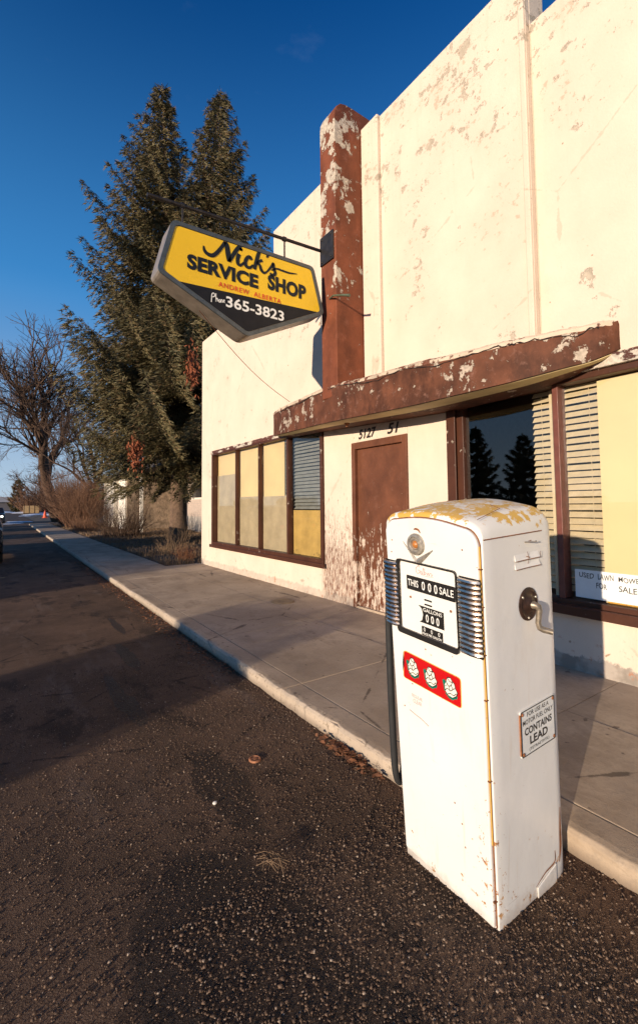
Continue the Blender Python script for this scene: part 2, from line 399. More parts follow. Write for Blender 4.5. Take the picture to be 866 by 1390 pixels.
def stroke(mb, pts, w, fn, sub=8):
    """brush stroke: pts = [(x,y)] or [(x,y,w)] smoothed by Catmull-Rom, as a flat ribbon"""
    P = [(p[0], p[1], (p[2] if len(p) > 2 else 1.) * w) for p in pts]
    Q = []
    for i in range(len(P) - 1):
        p0 = P[max(i - 1, 0)]; p1 = P[i]; p2 = P[i + 1]; p3 = P[min(i + 2, len(P) - 1)]
        for j in range(sub):
            t = j / sub
            Q.append(tuple(.5 * (2 * b + (c - a) * t + (2 * a - 5 * b + 4 * c - d) * t * t + (-a + 3 * b - 3 * c + d) * t ** 3) for a, b, c, d in zip(p0, p1, p2, p3)))
    Q.append(P[-1])
    vs = []
    for i, q in enumerate(Q):
        a = Q[max(i - 1, 0)]; b = Q[min(i + 1, len(Q) - 1)]
        dx, dy = b[0] - a[0], b[1] - a[1]; l = math.hypot(dx, dy) or 1
        nx, ny = -dy / l * q[2] / 2, dx / l * q[2] / 2
        vs += [fn(q[0] + nx, q[1] + ny), fn(q[0] - nx, q[1] - ny)]
    mb.add(vs, [(2 * i, 2 * i + 1, 2 * i + 3, 2 * i + 2) for i in range(len(Q) - 1)])

# ------------------------------------------------------------------ setting
WX = 3.94            # facade plane
SW = .10             # sidewalk height
mb = MB(); mb.box(-400, 400, -120, 700, -.5, -.012); tag(mb.build('ground', 'soil'), kind='structure')
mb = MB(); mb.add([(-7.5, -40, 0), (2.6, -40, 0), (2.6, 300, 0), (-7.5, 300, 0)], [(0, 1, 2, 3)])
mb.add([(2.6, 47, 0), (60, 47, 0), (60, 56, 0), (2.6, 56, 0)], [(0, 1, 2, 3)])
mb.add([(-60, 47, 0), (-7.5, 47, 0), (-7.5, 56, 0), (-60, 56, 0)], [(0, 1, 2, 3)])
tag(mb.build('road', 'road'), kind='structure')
mb = MB(); mb.add([(-.62, 11.7, .004), (.05, 11.75, .004), (.06, 11.85, .004), (-.62, 11.8, .004)], [(0, 1, 2, 3)])
tag(mb.build('road_marking', simple('faded_yellow_marking', (.34, .22, .08), .8)), kind='structure')
mb = MB()
g = .0028
def slab(x0, x1, y0, y1, z=SW): mb.box(x0 + g, x1 - g, y0 + g, y1 - g, -.1, z)
yy = [-6.0, -4.4, -2.8, -1.2, .35, 1.62, 3.05, 4.62, 6.15, 7.7, 9.25, 10.8, 12.35, 13.9, 15.4, 17, 18.6, 20.2, 21.8, 23.4, 25, 26.6, 28.2, 29.8, 31.4, 33, 34.6, 36.2, 37.8, 39.4, 41, 42.6, 44.2]
for i in range(len(yy) - 1):
    a, b = yy[i], yy[i + 1]
    near = b < 1.7
    e = 2.02 if near else 1.755
    j1 = 2.2 if near else 1.94
    dz = random.uniform(-.004, .003)
    N = max(3, int((b - a) / (.05 if b < 7 else .3)))
    vs = []
    for q in range(N + 1):
        t = a + g + (b - a - 2 * g) * q / N; j = random.gauss(0, .0035) + .006 * math.sin(t * 3.7) + (.018 * max(0, math.sin(t * 9.1 + 2 * math.sin(t * 2.3)) - .82) * 4)
        vs += [(e + j * .4 - .004, t, -.1), (e + j * .6, t, .05 + random.gauss(0, .004)), (e + j, t, SW - .022 + random.gauss(0, .002)), (e + j + .016, t, SW - .003 + random.gauss(0, .0012)), (e + j + .05, t, SW + dz * .5), (j1 - g, t, SW + dz * .5), (j1 - g, t, -.1)]
    mb.add(vs, [(q * 7 + c_, q * 7 + (c_ + 1) % 7, (q + 1) * 7 + (c_ + 1) % 7, (q + 1) * 7 + c_) for q in range(N) for c_ in range(7)] + [tuple(range(7)), tuple(N * 7 + c_ for c_ in range(7))])
    slab(j1, 3.12, a, b, SW + dz)
    if a < 10.6: slab(3.12, WX + .25, a, min(b, 10.72), SW - .003 + dz)
mb.box(2.03, 4.1, -6, 10.65, -.1, SW - .010)
mb.box(1.765, 3.11, 1.63, 44.1, -.1, SW - .010)
tag(mb.build('sidewalk', 'concrete', bevel=.005), kind='structure')
# round iron valve cover in the sidewalk
mb = MB(); mb.lathe([(.17, -.02), (.17, .0), (.15, .008), (.0001, .012)], lambda x, y, h: (3.33 + x, 5.72 + y, SW + .004 + h))
tag(mb.build('valve_cover', simple('tan_patch', (.27, .19, .11), .8)), 'low round tan utility cover set in the sidewalk before the shop window', 'utility cover')

# planting bed beyond the building: dead turf
n = 120
gx = np.linspace(3.15, 13, n); gy = np.linspace(10.9, 45, n)
GX, GY = np.meshgrid(gx, gy); GZ = .07 + .05 * np.sin(GX * 3.1) * np.cos(GY * 2.3) + rng.random((n, n)) * .05; GZ[:, 0] = .02
V = np.stack([GX, GY, GZ], -1).reshape(-1, 3); I = np.arange(n * n).reshape(n, n)
F = np.stack([I[:-1, :-1], I[:-1, 1:], I[1:, 1:], I[1:, :-1]], -1).reshape(-1, 4)
tag(fast_mesh('garden_soil', V, F, 'soil'), kind='structure')

# ------------------------------------------------------------------ gravel
def stones(n, xf, yf, smin, smax, zf=0.):
    base = np.array([(1, 0, 0), (-1, 0, 0), (0, 1, 0), (0, -1, 0), (0, 0, 1), (0, 0, -1)], float)
    fc = np.array([(0, 2, 4), (2, 1, 4), (1, 3, 4), (3, 0, 4), (2, 0, 5), (1, 2, 5), (3, 1, 5), (0, 3, 5)])
    s = smin + (smax - smin) * rng.random(n) ** 3.
    P = np.stack([xf(n), yf(n), zf + s * .25], -1)
    sc = s[:, None] * (.6 + .6 * rng.random((n, 3))); sc[:, 2] *= .65
    a = rng.random(n) * 6.28
    V = base[None] * sc[:, None]; V = V + (rng.random(V.shape) - .5) * s[:, None, None] * .5
    c, d = np.cos(a)[:, None], np.sin(a)[:, None]
    V = np.stack([V[..., 0] * c - V[..., 1] * d, V[..., 0] * d + V[..., 1] * c, V[..., 2]], -1) + P[:, None]
    F = fc[None] + (np.arange(n) * 6)[:, None, None]
    return V.reshape(-1, 3), F.reshape(-1, 3)
def xf(n): return 1.74 - 2.2 * rng.random(n) ** 1.15
def yf(n): return .1 + 4.6 * rng.random(n) ** 1.7
V1, F1 = stones(64000, xf, yf, .0016, .0068)
V2, F2 = stones(14000, lambda n: .5 + 1.52 * rng.random(n), lambda n: .0 + 1.7 * rng.random(n), .002, .0088)
V3, F3 = stones(2500, lambda n: 1.74 - .25 * rng.random(n) ** 2, lambda n: 2 + 10 * rng.random(n), .003, .008)
Vs, Fs, o = [], [], 0
for v, f in ((V1, F1), (V2, F2), (V3, F3)): Vs.append(v); Fs.append(f + o); o += len(v)
tag(fast_mesh('loose_gravel', np.vstack(Vs), np.vstack(Fs), 'gravel', nper=3), 'loose dark gravel scattered over the worn asphalt', 'gravel', kind='stuff')

# fallen leaves along the kerb
def leaves(n, xs, ys, z0=.005, sp=.03):
    P = np.stack([xs(n), ys(n), z0 + rng.random(n) * sp], -1); s = .008 + .016 * rng.random((n, 1, 1))
    q = np.array([(-1, 0, 0), (0, -.5, .1), (1, 0, 0), (0, .5, .25)], float)[None] * s
    a = rng.random((n, 1)) * 6.28; b = rng.random((n, 1)) * 1.6 - .8
    x, y, z = q[..., 0], q[..., 1], q[..., 2]
    y, z = y * np.cos(b) - z * np.sin(b), y * np.sin(b) + z * np.cos(b)
    V = np.stack([x * np.cos(a) - y * np.sin(a), x * np.sin(a) + y * np.cos(a), z], -1) + P[:, None]
    return V.reshape(-1, 3), np.arange(n * 4).reshape(n, 4)
A = leaves(260, lambda n: 1.735 - .08 * rng.random(n) ** 1.5, lambda n: 2.18 + .38 * rng.standard_normal(n) * .35)
B = leaves(1500, lambda n: 1.74 - .22 * rng.random(n) ** 2, lambda n: 3.8 + 10 * rng.random(n), .004, .012)
Cc = leaves(4000, lambda n: 3.15 + 2.5 * rng.random(n) ** 1.4, lambda n: 10.9 + 14 * rng.random(n), .07, .05)
Vs, Fs, o = [], [], 0
for v, f in (A, B, Cc): Vs.append(v); Fs.append(f + o); o += len(v)
tag(fast_mesh('leaf_litter', np.vstack(Vs), np.vstack(Fs), 'leaf'), 'dry brown leaf litter along the kerb and in the bed', 'leaves', kind='stuff')

# ------------------------------------------------------------------ the shop building
shop = empty('shop_building', (WX, 4.6, 0), 'cream stucco roadside shop with stepped parapet, flaking brown pylon and curved canopy', 'building')
def hang(o, p):
    o.parent = p; o.matrix_parent_inverse = Matrix.Translation(-Vector(p.location)) if p.parent is None else Matrix.Identity(4); return o
def part(mb, name, mat, p=shop, **k): return hang(mb.build(name, mat, **k), p)
mb = MB()
ys = [-1.6, 2.13, 3.19, 3.80, 4.84, 5.52, 7.035, 9.94, 10.64]
zs = [0, .59, .60, 2.33, 2.60, 2.70, 5.53, 5.98, 6.5]
T = .26
def wtop(a, b): return 5.98 if b <= 2.131 else (6.5 if b <= 7.04 else 5.53)
for i in range(len(ys) - 1):
    a, b = ys[i], ys[i + 1]; m = (a + b) / 2; top = wtop(a, b)
    segs = []
    if m < 3.19: segs = [(0, .59), (2.60, top)]
    elif 3.80 < m < 4.84: segs = [(2.33, top)]
    elif 5.52 < m < 9.94: segs = [(0, .60), (2.70, top)]
    else: segs = [(0, top)]
    for z0, z1 in segs: mb.box(WX, WX + T, a, b, z0, z1)
# raised bay and pilaster above the canopy
mb.box(WX - .075, WX + .001, 2.13, 4.42, 2.78, 6.502)
mb.box(WX - .13, WX - .074, 4.09, 4.41, 2.78, 6.505)
mb.box(WX - .10, WX - .074, 2.13, 2.19, 2.78, 6.62)
# rest of the block
mb.box(WX + T, 15, 10.40, 10.64, 0, 5.2); mb.box(WX + T, 15, -1.6, -1.36, 0, 5.2); mb.box(15, 15.2, -1.6, 10.64, 0, 5.2)
part(mb, 'wall', 'wall', bevel=.012)
mb = MB(); mb.box(WX + T, 15, -1.36, 10.4, 4.9, 5.0); part(mb, 'roof', 'shingle')
mb = MB(); mb.box(WX + .3, 7.4, -1.3, 10.35, -.02, .09); mb.box(7.4, 7.5, -1.3, 10.35, 0, 3.2); mb.box(WX + .27, 7.4, -1.3, 10.35, 3.1, 3.2)
part(mb, 'interior_room', 'interior')
for a, b, z in ((2.2, 4.40, 6.505), (4.75, 7.0, 6.5), (7.04, 10.6, 5.53), (-1.5, 2.1, 5.98)):
    mb = MB(); mb.box(WX + .06, WX + T + .02, a, b, z + .001, z + .022); part(mb, 'parapet_flashing', 'rustm')

# pylon
mb = MB()
prof = [(3.374, 2.85), (3.374, 6.50), (3.385, 6.58), (3.42, 6.66), (3.48, 6.72), (3.56, 6.745), (3.70, 6.75), (4.05, 6.74), (4.05, 6.52), (4.05, 2.85)]
mb.prism(prof, lambda x, z: (x, 4.42, z), lambda x, z: (x, 4.745, z))
part(mb, 'pylon', 'brown_conc', bevel=.012)

# canopy: bow-shaped slab, sagging a little
cp = [(3.945, 1.50, 2.915, 2.70), (3.80, 1.56, 2.90, 2.63), (3.72, 1.66, 2.88, 2.59), (3.62, 1.79, 2.868, 2.56), (3.48, 2.06, 2.852, 2.513), (3.44, 2.23, 2.857, 2.50), (3.38, 2.64, 2.866, 2.487),
      (3.34, 3.15, 2.90, 2.480), (3.34, 3.81, 2.93, 2.503), (3.38, 4.63, 3.00, 2.543), (3.50, 5.67, 3.02, 2.590), (3.60, 6.25, 3.035, 2.62), (3.72, 6.66, 3.05, 2.66), (3.83, 6.80, 3.055, 2.70), (3.945, 6.84, 3.06, 2.72)]
def cr(P, sub):
    Q = []
    for i in range(len(P) - 1):
        p0 = P[max(i - 1, 0)]; p1 = P[i]; p2 = P[i + 1]; p3 = P[min(i + 2, len(P) - 1)]
        for j in range(sub):
            t = j / sub
            Q.append(tuple(.5 * (2 * b + (c - a) * t + (2 * a - 5 * b + 4 * c - d) * t * t + (-a + 3 * b - 3 * c + d) * t ** 3) for a, b, c, d in zip(p0, p1, p2, p3)))
    Q.append(P[-1]); return Q
cq = cr(cp, 8)
mb = MB(); vs = []
for i, (x, y, zt, zb) in enumerate(cq):
    j = random.uniform(-.008, .006)
    x = min(x, WX + .004)
    vs += [(x, y, zb), (x + .004, y, zb + (zt - zb) * .5), (x, y, zt - .03 + j), (x + .02, y, zt + j), (WX + .004, y, zt + .015), (WX + .004, y, zb + .002), (min(x + .05, WX + .003), y, zb + .001)]
k = 7
fs = []
for i in range(len(cq) - 1):
    for a in range(k): fs.append((i * k + a, i * k + (a + 1) % k, (i + 1) * k + (a + 1) % k, (i + 1) * k + a))
mb.add(vs, fs); canopy = part(mb, 'canopy', 'canopy', smooth=True)
mb = MB()
vs = []
for x, y, zt, zb in cq: vs += [(min(x + .03, WX), y, zb - .004), (WX + .001, y, zb - .004 + .012), (min(x + .03, WX), y, zb + .004), (WX + .001, y, zb + .012)]
fs = []
for i in range(len(cq) - 1): fs += [(i * 4, i * 4 + 1, i * 4 + 5, i * 4 + 4), (i * 4 + 2, i * 4 + 6, i * 4 + 7, i * 4 + 3), (i * 4, i * 4 + 4, i * 4 + 6, i * 4 + 2)]
mb.add(vs, fs); part(mb, 'soffit', 'soffit')
# the crack that runs along the canopy face, and the pale render it has shed
mb = MB(); pts = []
for i, (x, y, zt, zb) in enumerate(cq[10:88]):
    pts.append((x - .003, y, zt - .05 + .018 * math.sin(i * .31 + 2 * math.sin(i * .13)) + random.uniform(-.010, .010)))
mb.tube(pts, [.003 + random.random() ** 2 * .007 for _ in pts], 5); part(mb, 'crack', simple('crack_shadow_grit', (.02, .012, .01), 1.))
mb = MB(); vs = []; fs = []
for i, (x, y, zt, zb) in enumerate(cq[4:100]):
    w = .012 + .022 * abs(math.sin(i * .47 + math.sin(i * .21) * 3)) + random.uniform(0, .012)
    vs += [(x - .003, y, zt - .028 - w * .3), (x - .006, y, zt - .012 + random.uniform(0, .006)), (x + .03, y, zt + .012 + random.uniform(0, .01)), (x + .06, y, zt - .01)]
for i in range(95): fs += [(i * 4 + a, i * 4 + a + 1, i * 4 + a + 5, i * 4 + a + 4) for a in range(3)]
mb.add(vs, fs); part(mb, 'canopy_lip', painted('flaking_lip', (.60, .48, .36), (.17, .06, .035), None, None, .03, 0, sc=9, amt=.58))
# soffit lamp socket
mb = MB(); mb.lathe([(.035, 0), (.035, -.02), (.018, -.03), (.018, -.05)], lambda x, y, h: (3.62 + x, 4.55 + y, 2.545 + h), 12); part(mb, 'lamp_socket', 'rustm')

def frame_rect(mb, x0, x1, y0, y1, z0, z1, w, wt=None, wb=None):
    wt = wt or w; wb = wb or w
    mb.box(x0, x1, y0, y0 + w, z0 + wb, z1 - wt); mb.box(x0, x1, y1 - w, y1, z0 + wb, z1 - wt)
    mb.box(x0, x1, y0, y1, z1 - wt, z1); mb.box(x0, x1, y0, y1, z0, z0 + wb)
def blinds(y0, y1, z0, z1, x, sp=.058, tilt=R(52), w=.056):
    mb = MB(); z = z1
    while z > z0:
        dx = math.cos(tilt) * w / 2; dz = math.sin(tilt) * w / 2
        zz = z + random.uniform(-.003, .003)
        mb.add([(x - dx, y0, zz - dz), (x - dx, y1, zz - dz), (x + dx, y1, zz + dz), (x + dx, y0, zz + dz),
                (x - dx, y0, zz - dz + .003), (x - dx, y1, zz - dz + .003), (x + dx, y1, zz + dz + .003), (x + dx, y0, zz + dz + .003)],
               [(0, 1, 2, 3), (4, 7, 6, 5), (0, 4, 5, 1), (2, 6, 7, 3), (0, 3, 7, 4), (1, 5, 6, 2)])
        z -= sp
    for yy_ in (y0 + .08, y1 - .08): mb.box(x - .002, x + .002, yy_ - .002, yy_ + .002, z0, z1)
    return mb
# --- four-light window, left of the door
w1 = MB(); frame_rect(w1, WX - .03, WX + .10, 5.525, 9.935, .605, 2.695, .065)
w1 = part(w1, 'window', 'frame', bevel=.006)
def sub(mb, name, mat, p, **k):
    o = mb.build(name, mat, **k); o.parent = p; return o
GXp = WX + .055
for y, w in ((8.69, .035), (7.66, .035), (6.60, .06)):
    mb = MB(); mb.box(WX + .005, WX + .09, y - w / 2, y + w / 2, .67, 2.63); sub(mb, 'mullion', 'frame', w1)
mb = MB(); mb.box(WX - .065, WX - .028, 5.47, 9.97, .545, .612); sub(mb, 'sill', 'frame', w1, bevel=.006)
mb = MB(); mb.box(WX - .045, WX - .028, 5.50, 9.96, 2.66, 2.735); sub(mb, 'header', 'frame_worn', w1, bevel=.006)
for a, b in ((5.59, 6.57), (6.63, 7.64), (7.68, 8.67), (8.71, 9.87)):
    mb = MB(); mb.box(GXp, GXp + .005, a, b, .67, 2.63); sub(mb, 'pane', 'glass', w1)
bx = GXp + .045
def board(y0, y1, z0, z1, mat, p, x=bx): mb = MB(); mb.box(x, x + .012, y0, y1, z0, z1); return sub(mb, 'board', mat, p)
board(8.70, 9.87, 2.16, 2.63, 'yboard', w1, bx + .014); board(8.70, 9.87, .67, 2.16, 'gboard', w1)
board(7.67, 8.68, 1.66, 2.63, 'yboard', w1, bx + .014); board(7.67, 8.68, .67, 1.66, 'gboard', w1)
board(6.88, 7.65, 1.65, 2.63, 'yboard', w1, bx + .014); board(6.75, 7.65, .67, 1.65, 'gboard', w1)
board(5.60, 6.56, .67, 1.40, 'ychip', w1, bx)
sub(blinds(5.60, 6.56, 1.42, 2.6, bx + .03), 'blind', simple('bluish_slats', (.30, .31, .30), .5), w1)
sub(blinds(6.62, 6.86, 1.66, 2.6, bx + .03), 'blind', simple('dim_slats', (.34, .31, .22), .5), w1)
# --- wide window behind the pump
w2 = MB(); frame_rect(w2, WX - .03, WX + .11, -1.0, 3.18, .595, 2.595, .085)
w2.box(WX - .045, WX - .028, 3.07, 3.185, .6, 2.6); w2.box(WX + .0, WX + .10, 3.00, 3.094, .68, 2.51)
w2 = part(w2, 'window', 'frame', bevel=.006)
M['mull2'] = simple('red_brown_mullion', (.15, .045, .03), .5)
for y in (1.995, .40):
    mb = MB(); mb.box(WX - .02, WX + .10, y, y + .05, .68, 2.51); sub(mb, 'mullion', 'mull2', w2, bevel=.004)
mb = MB(); mb.box(WX - .085, WX - .028, -1.05, 3.21, .56, .64); sub(mb, 'sill', 'frame', w2, bevel=.006)
mb = MB(); mb.box(WX - .07, WX - .028, -1.05, 3.21, 2.565, 2.66); sub(mb, 'header', 'frame_worn', w2, bevel=.006)
for a, b in ((-.92, .40), (.45, 1.995), (2.045, 3.00)):
    mb = MB(); mb.box(GXp, GXp + .005, a, b, .68, 2.51); sub(mb, 'pane', 'glass', w2)
sub(blinds(1.725, 2.30, .70, 2.49, bx + .025), 'blind', 'blind', w2)
mb = MB(); mb.box(bx - .03, bx - .005, 2.095, 2.12, .68, 2.5); sub(mb, 'blind_stile', 'blind', w2)
board(-.92, 1.72, .68, 2.50, 'yboard2', w2, bx - .02)
mb = MB()
vs = []
for i in range(60):
    y = 1.70 - i * .02; vs += [(GXp + .0085, y, .682), (GXp + .0085, y, .70 + .03 * random.random() + .015 * math.sin(i * .4))]
mb.add(vs, [(2 * i, 2 * i + 2, 2 * i + 3, 2 * i + 1) for i in range(59)]); sub(mb, 'rotted_edge', 'goldline', w2)
for w in (w1, w2):
    pass
# --- hand-lettered card in the window
cardroot = MB(); cardroot.box(WX + .034, WX + .040, .95, 1.935, .70, .93)
card = cardroot.build('paper_sign', 'paper')
tag(card, 'white hand lettered card offering used lawn mowers, propped low in the window', 'sign')
fn = lambda a, b: (WX + .0325, 1.935 - a, b)
mb = MB()
def hand(mb, s, x0, x1, y0, y1):
    V_, F_ = text2d(s, bold=.012); ax = min(v[0] for v in V_); bx_ = max(v[0] for v in V_); ay = min(v[1] for v in V_); by = max(v[1] for v in V_)
    mb.add([fn(x0 + (x - ax) / (bx_ - ax) * (x1 - x0), y0 + (y - ay) / (by - ay) * (y1 - y0) + .004 * math.sin(x * 3)) for x, y in V_], F_)
hand(mb, 'USED', .035, .150, .866, .908); hand(mb, 'LAWN', .180, .295, .862, .908); hand(mb, 'MOWERS', .33, .52, .862, .902)
hand(mb, 'FOR', .165, .245, .790, .835); hand(mb, 'SALE', .33, .455, .785, .83)
o = sub(mb, 'lettering', 'marker', card)
# --- door
d = MB(); d.box(WX + .035, WX + .075, 3.88, 4.77, .10, 2.24); d = part(d, 'door', 'door')
mb = MB(); mb.box(WX - .02, WX + .10, 3.80, 3.88, .10, 2.33); mb.box(WX - .02, WX + .10, 4.77, 4.84, .10, 2.33); mb.box(WX - .02, WX + .10, 3.88, 4.77, 2.24, 2.33)
sub(mb, 'door_frame', 'door', d, bevel=.005)
mb = MB(); mb.box(WX - .01, WX + .12, 3.80, 4.84, .09, .125); sub(mb, 'threshold', 'concrete', d)
mb = MB(); mb.lathe([(.012, 0), (.012, .03), (.026, .04), (.028, .055), (.015, .065)], lambda a, b, h: (WX + .035 - h, 4.0 + a, 1.02 + b), 14); sub(mb, 'door_knob', 'pewter', d, smooth=True)
# --- street number
for txt, y0, y1 in (('5127', 4.70, 4.34), ('51', 4.14, 3.93)):
    mb = MB(); text_fit(mb, txt, lambda a, b: (WX - .004, y0 - a, b), 0, y0 - y1, 2.365, 2.50, bold=.03, shear=.25)
    part(mb, 'house_number', 'number')

# ------------------------------------------------------------------ hanging sign
SY = 4.60
sg = empty('hanging_sign', (2.265, SY + .14, 4.0), 'yellow and black pentagonal service shop sign hanging from the pylon bar', 'sign')
def sfn(y): return lambda x, z: (x, y, z)
def rnd(poly, r, n=4):
    out = []
    for i, p in enumerate(poly):
        a = Vector(poly[i - 1]) - Vector(p); b = Vector(poly[(i + 1) % len(poly)]) - Vector(p)
        a.normalize(); b.normalize(); p = Vector(p); p1 = p + a * r; p2 = p + b * r
        for j in range(n + 1):
            t = j / n; out.append(tuple((p1 * (1 - t) ** 2 + p * 2 * t * (1 - t) + p2 * t * t)))
    return out
def shape(ins): # pentagon-like outline: flat top, sides flaring out, point below
    c = Vector((2.265, 4.05)); P = [(1.375, 4.49), (3.155, 4.51), (3.315, 3.93), (2.24, 3.415), (1.225, 3.90)]
    out = []
    for i, p in enumerate(P):
        a = Vector(P[i - 1]) - Vector(p); b = Vector(P[(i + 1) % 5]) - Vector(p); a.normalize(); b.normalize()
        bis = (a + b).normalized(); ang = math.acos(max(-1, min(1, a.dot(b)))) / 2
        out.append(tuple(Vector(p) + bis * (ins / math.sin(ang))))
    return out
sp = lambda mb, name, mat, **k: hang(mb.build(name, mat, **k), sg)
mb = MB(); mb.prism(rnd(shape(0), .06), sfn(SY + .012), sfn(SY + .29)); casing = sp(mb, 'casing', 'casing', bevel=.01)
mb = MB()
oo = rnd(shape(.0), .06); ii = rnd(shape(.045), .045)
n = len(oo)
vs = [(x, SY, z) for x, z in oo] + [(x, SY, z) for x, z in ii] + [(x, SY + .02, z) for x, z in oo] + [(x, SY + .02, z) for x, z in ii]
mb.add(vs, [(i, (i + 1) % n, n + (i + 1) % n, n + i) for i in range(n)] + [(2 * n + i, 2 * n + (i + 1) % n, (i + 1) % n, i) for i in range(n)] + [(n + i, n + (i + 1) % n, 3 * n + (i + 1) % n, 3 * n + i) for i in range(n)])
sp(mb, 'retainer', 'casingedge')
face = shape(.05)
mb = MB(); mb.flat(rnd(face, .04), sfn(SY + .008)); sp(mb, 'sign_panel', 'signyellow')
# lower black field
zd = 3.865
pl = [(1.30, zd + .03), (3.255, zd + .06)]
L = face[4]; Rr = face[2]; A_ = face[3]
left = (L[0] + .085, zd - .02); right = (Rr[0] - .03, Rr[1] + .0)
left = (1.44, 3.865); 
# follow the lower edges of the panel
def on(p, q, z): t = (z - p[1]) / (q[1] - p[1]); return (p[0] + (q[0] - p[0]) * t, z)
lo = on(L, A_, 3.845); ro = on(Rr, A_, Rr[1] - .022)
mb = MB(); mb.flat([lo, (ro[0], ro[1]), on(Rr, A_, 3.6), (A_[0], A_[1]), on(L, A_, 3.6)], sfn(SY + .0065)); sp(mb, 'sign_panel', 'signblack')
# brush lettering
mb = MB(); f2 = sfn(SY + .004)
stroke(mb, [(1.715, 4.315, .3), (1.725, 4.265, .8), (1.765, 4.235, 1.), (1.83, 4.245, 1.), (1.90, 4.33, .9), (1.965, 4.44, .8)], 0.0442, f2)       # lead-in and first stem
stroke(mb, [(1.965, 4.44, .8), (1.985, 4.40, 1.2), (2.0, 4.30, 1.3), (2.012, 4.225, 1.)], 0.0468, f2)
stroke(mb, [(2.012, 4.225, .8), (2.06, 4.32, 1.), (2.12, 4.42, 1.), (2.16, 4.46, .6)], 0.0442, f2)
stroke(mb, [(2.135, 4.355, 1.), (2.115, 4.29, 1.1), (2.12, 4.235, 1.), (2.155, 4.23, .8), (2.19, 4.27, .5)], 0.0416, f2)
mb.lathe([(.02, 0), (.0001, -.001)], lambda x, y, h: (2.155 + x, SY + .004, 4.415 + y), 12)
stroke(mb, [(2.29, 4.33, .9), (2.27, 4.36, .9), (2.235, 4.34, 1.), (2.21, 4.28, 1.1), (2.225, 4.235, 1.), (2.27, 4.235, .8), (2.31, 4.28, .5)], 0.0416, f2)
stroke(mb, [(2.40, 4.49, .7), (2.375, 4.42, 1.1), (2.345, 4.31, 1.1), (2.325, 4.23, 1.)], 0.0416, f2)
stroke(mb, [(2.43, 4.37, .9), (2.39, 4.345, .8), (2.365, 4.315, .7), (2.395, 4.30, .9), (2.415, 4.25, 1.), (2.45, 4.225, .8), (2.49, 4.25, .5)], 0.0390, f2)
stroke(mb, [(2.505, 4.465, 1.), (2.49, 4.42, .5)], 0.0416, f2)
stroke(mb, [(2.49, 4.25, .5), (2.55, 4.33, .8), (2.575, 4.375, .8), (2.585, 4.32, 1.), (2.60, 4.26, 1.), (2.565, 4.23, .9), (2.53, 4.245, .7)], 0.0390, f2)
stroke(mb, [(2.55, 4.285, .5), (2.62, 4.325, .8), (2.70, 4.325, 1.), (2.80, 4.325, .9), (2.91, 4.345, .3)], 0.0260, f2)
sp(mb, 'lettering', 'signtext'); mb = MB(); text_fit(mb, 'SERVICE', f2, 1.535, 2.375, 4.008, 4.176, bold=.05, spacing=1.05)
sp(mb, 'lettering', 'signtext'); mb = MB(); text_fit(mb, 'SHOP', f2, 2.50, 3.04, 4.040, 4.228, bold=.05, spacing=1.05)
sp(mb, 'lettering', 'signtext')
mb = MB(); text_fit(mb, 'ANDREW  ALBERTA', f2, 1.885, 2.678, 3.908, 3.965, bold=.008, spacing=1.15); sp(mb, 'lettering', 'signred')
mb = MB(); text_fit(mb, '365-3823', f2, 1.975, 2.72, 3.70, 3.825, bold=.022)
sp(mb, 'lettering', 'cwhite'); mb = MB()
stroke(mb, [(1.805, 3.71), (1.812, 3.80), (1.835, 3.815), (1.845, 3.79), (1.82, 3.77)], .010, f2); stroke(mb, [(1.858, 3.82), (1.858, 3.73), (1.866, 3.765), (1.876, 3.765), (1.88, 3.735)], .009, f2)
stroke(mb, [(1.90, 3.765), (1.89, 3.745), (1.90, 3.73), (1.91, 3.75), (1.90, 3.765)], .009, f2); stroke(mb, [(1.918, 3.73), (1.92, 3.765), (1.932, 3.762), (1.936, 3.735)], .009, f2)
stroke(mb, [(1.945, 3.75), (1.958, 3.76), (1.953, 3.772), (1.944, 3.752), (1.96, 3.74)], .008, f2)
sp(mb, 'lettering', 'cwhite')
# bar, hangers, bracket
br = empty('sign_bracket', (3.374, SY + .13, 4.8), 'black iron bar and wall plate on the brown pylon carrying the sign', 'bracket')
bp = lambda mb, name, mat, **k: hang(mb.build(name, mat, **k), br)
mb = MB(); mb.tube([(3.374, 4.72, 4.835), (2.2, 4.72, 4.785), (1.15, 4.72, 4.735)], .021, 10); bp(mb, 'bar', 'iron', smooth=True)
mb = MB(); mb.box(3.352, 3.373, 4.45, 4.735, 4.62, 5.0); bp(mb, 'wall_plate', 'iron', bevel=.004)
for yb, zb in ((4.49, 4.66), (4.69, 4.66), (4.49, 4.96), (4.69, 4.96)):
    mb = MB(); mb.lathe([(.014, 0), (.014, .008), (.006, .012)], lambda a, b, h: (3.352 - h, yb + a, zb + b), 6); bp(mb, 'bolt', 'iron')
for x in (2.80, 1.52):
    zt = 4.735 + (x - 1.15) * .045
    mb = MB(); mb.tube([(x, 4.72, zt), (x, 4.72, 4.49)], .011, 8); mb.lathe([(.03, -.02), (.03, .02)], lambda a, b, h: (x + h, 4.72 + a, zt + b), 12); bp(mb, 'hanger', 'iron')
mb = MB(); mb.tube([(3.372, 4.56, 4.13), (3.30, 4.38, 4.085), (3.30, 4.20, 4.02), (3.33, 4.10, 3.985)], [.010, .012, .014, .018], 8)
tag(mb.build('cut_conduit', simple('verdigris_cable', (.12, .15, .10), .5, .4)), 'short grey green cut conduit sticking out of the pylon below the sign bracket', 'conduit')
mb = MB(); pts = [(1.72, 4.74, 3.645)]
for i in range(1, 13): t = i / 12; pts.append((1.72 + (3.48 - 1.72) * t, 4.74 + 1.0 * t, 3.645 + (3.035 - 3.645) * t - .10 * math.sin(math.pi * t)))
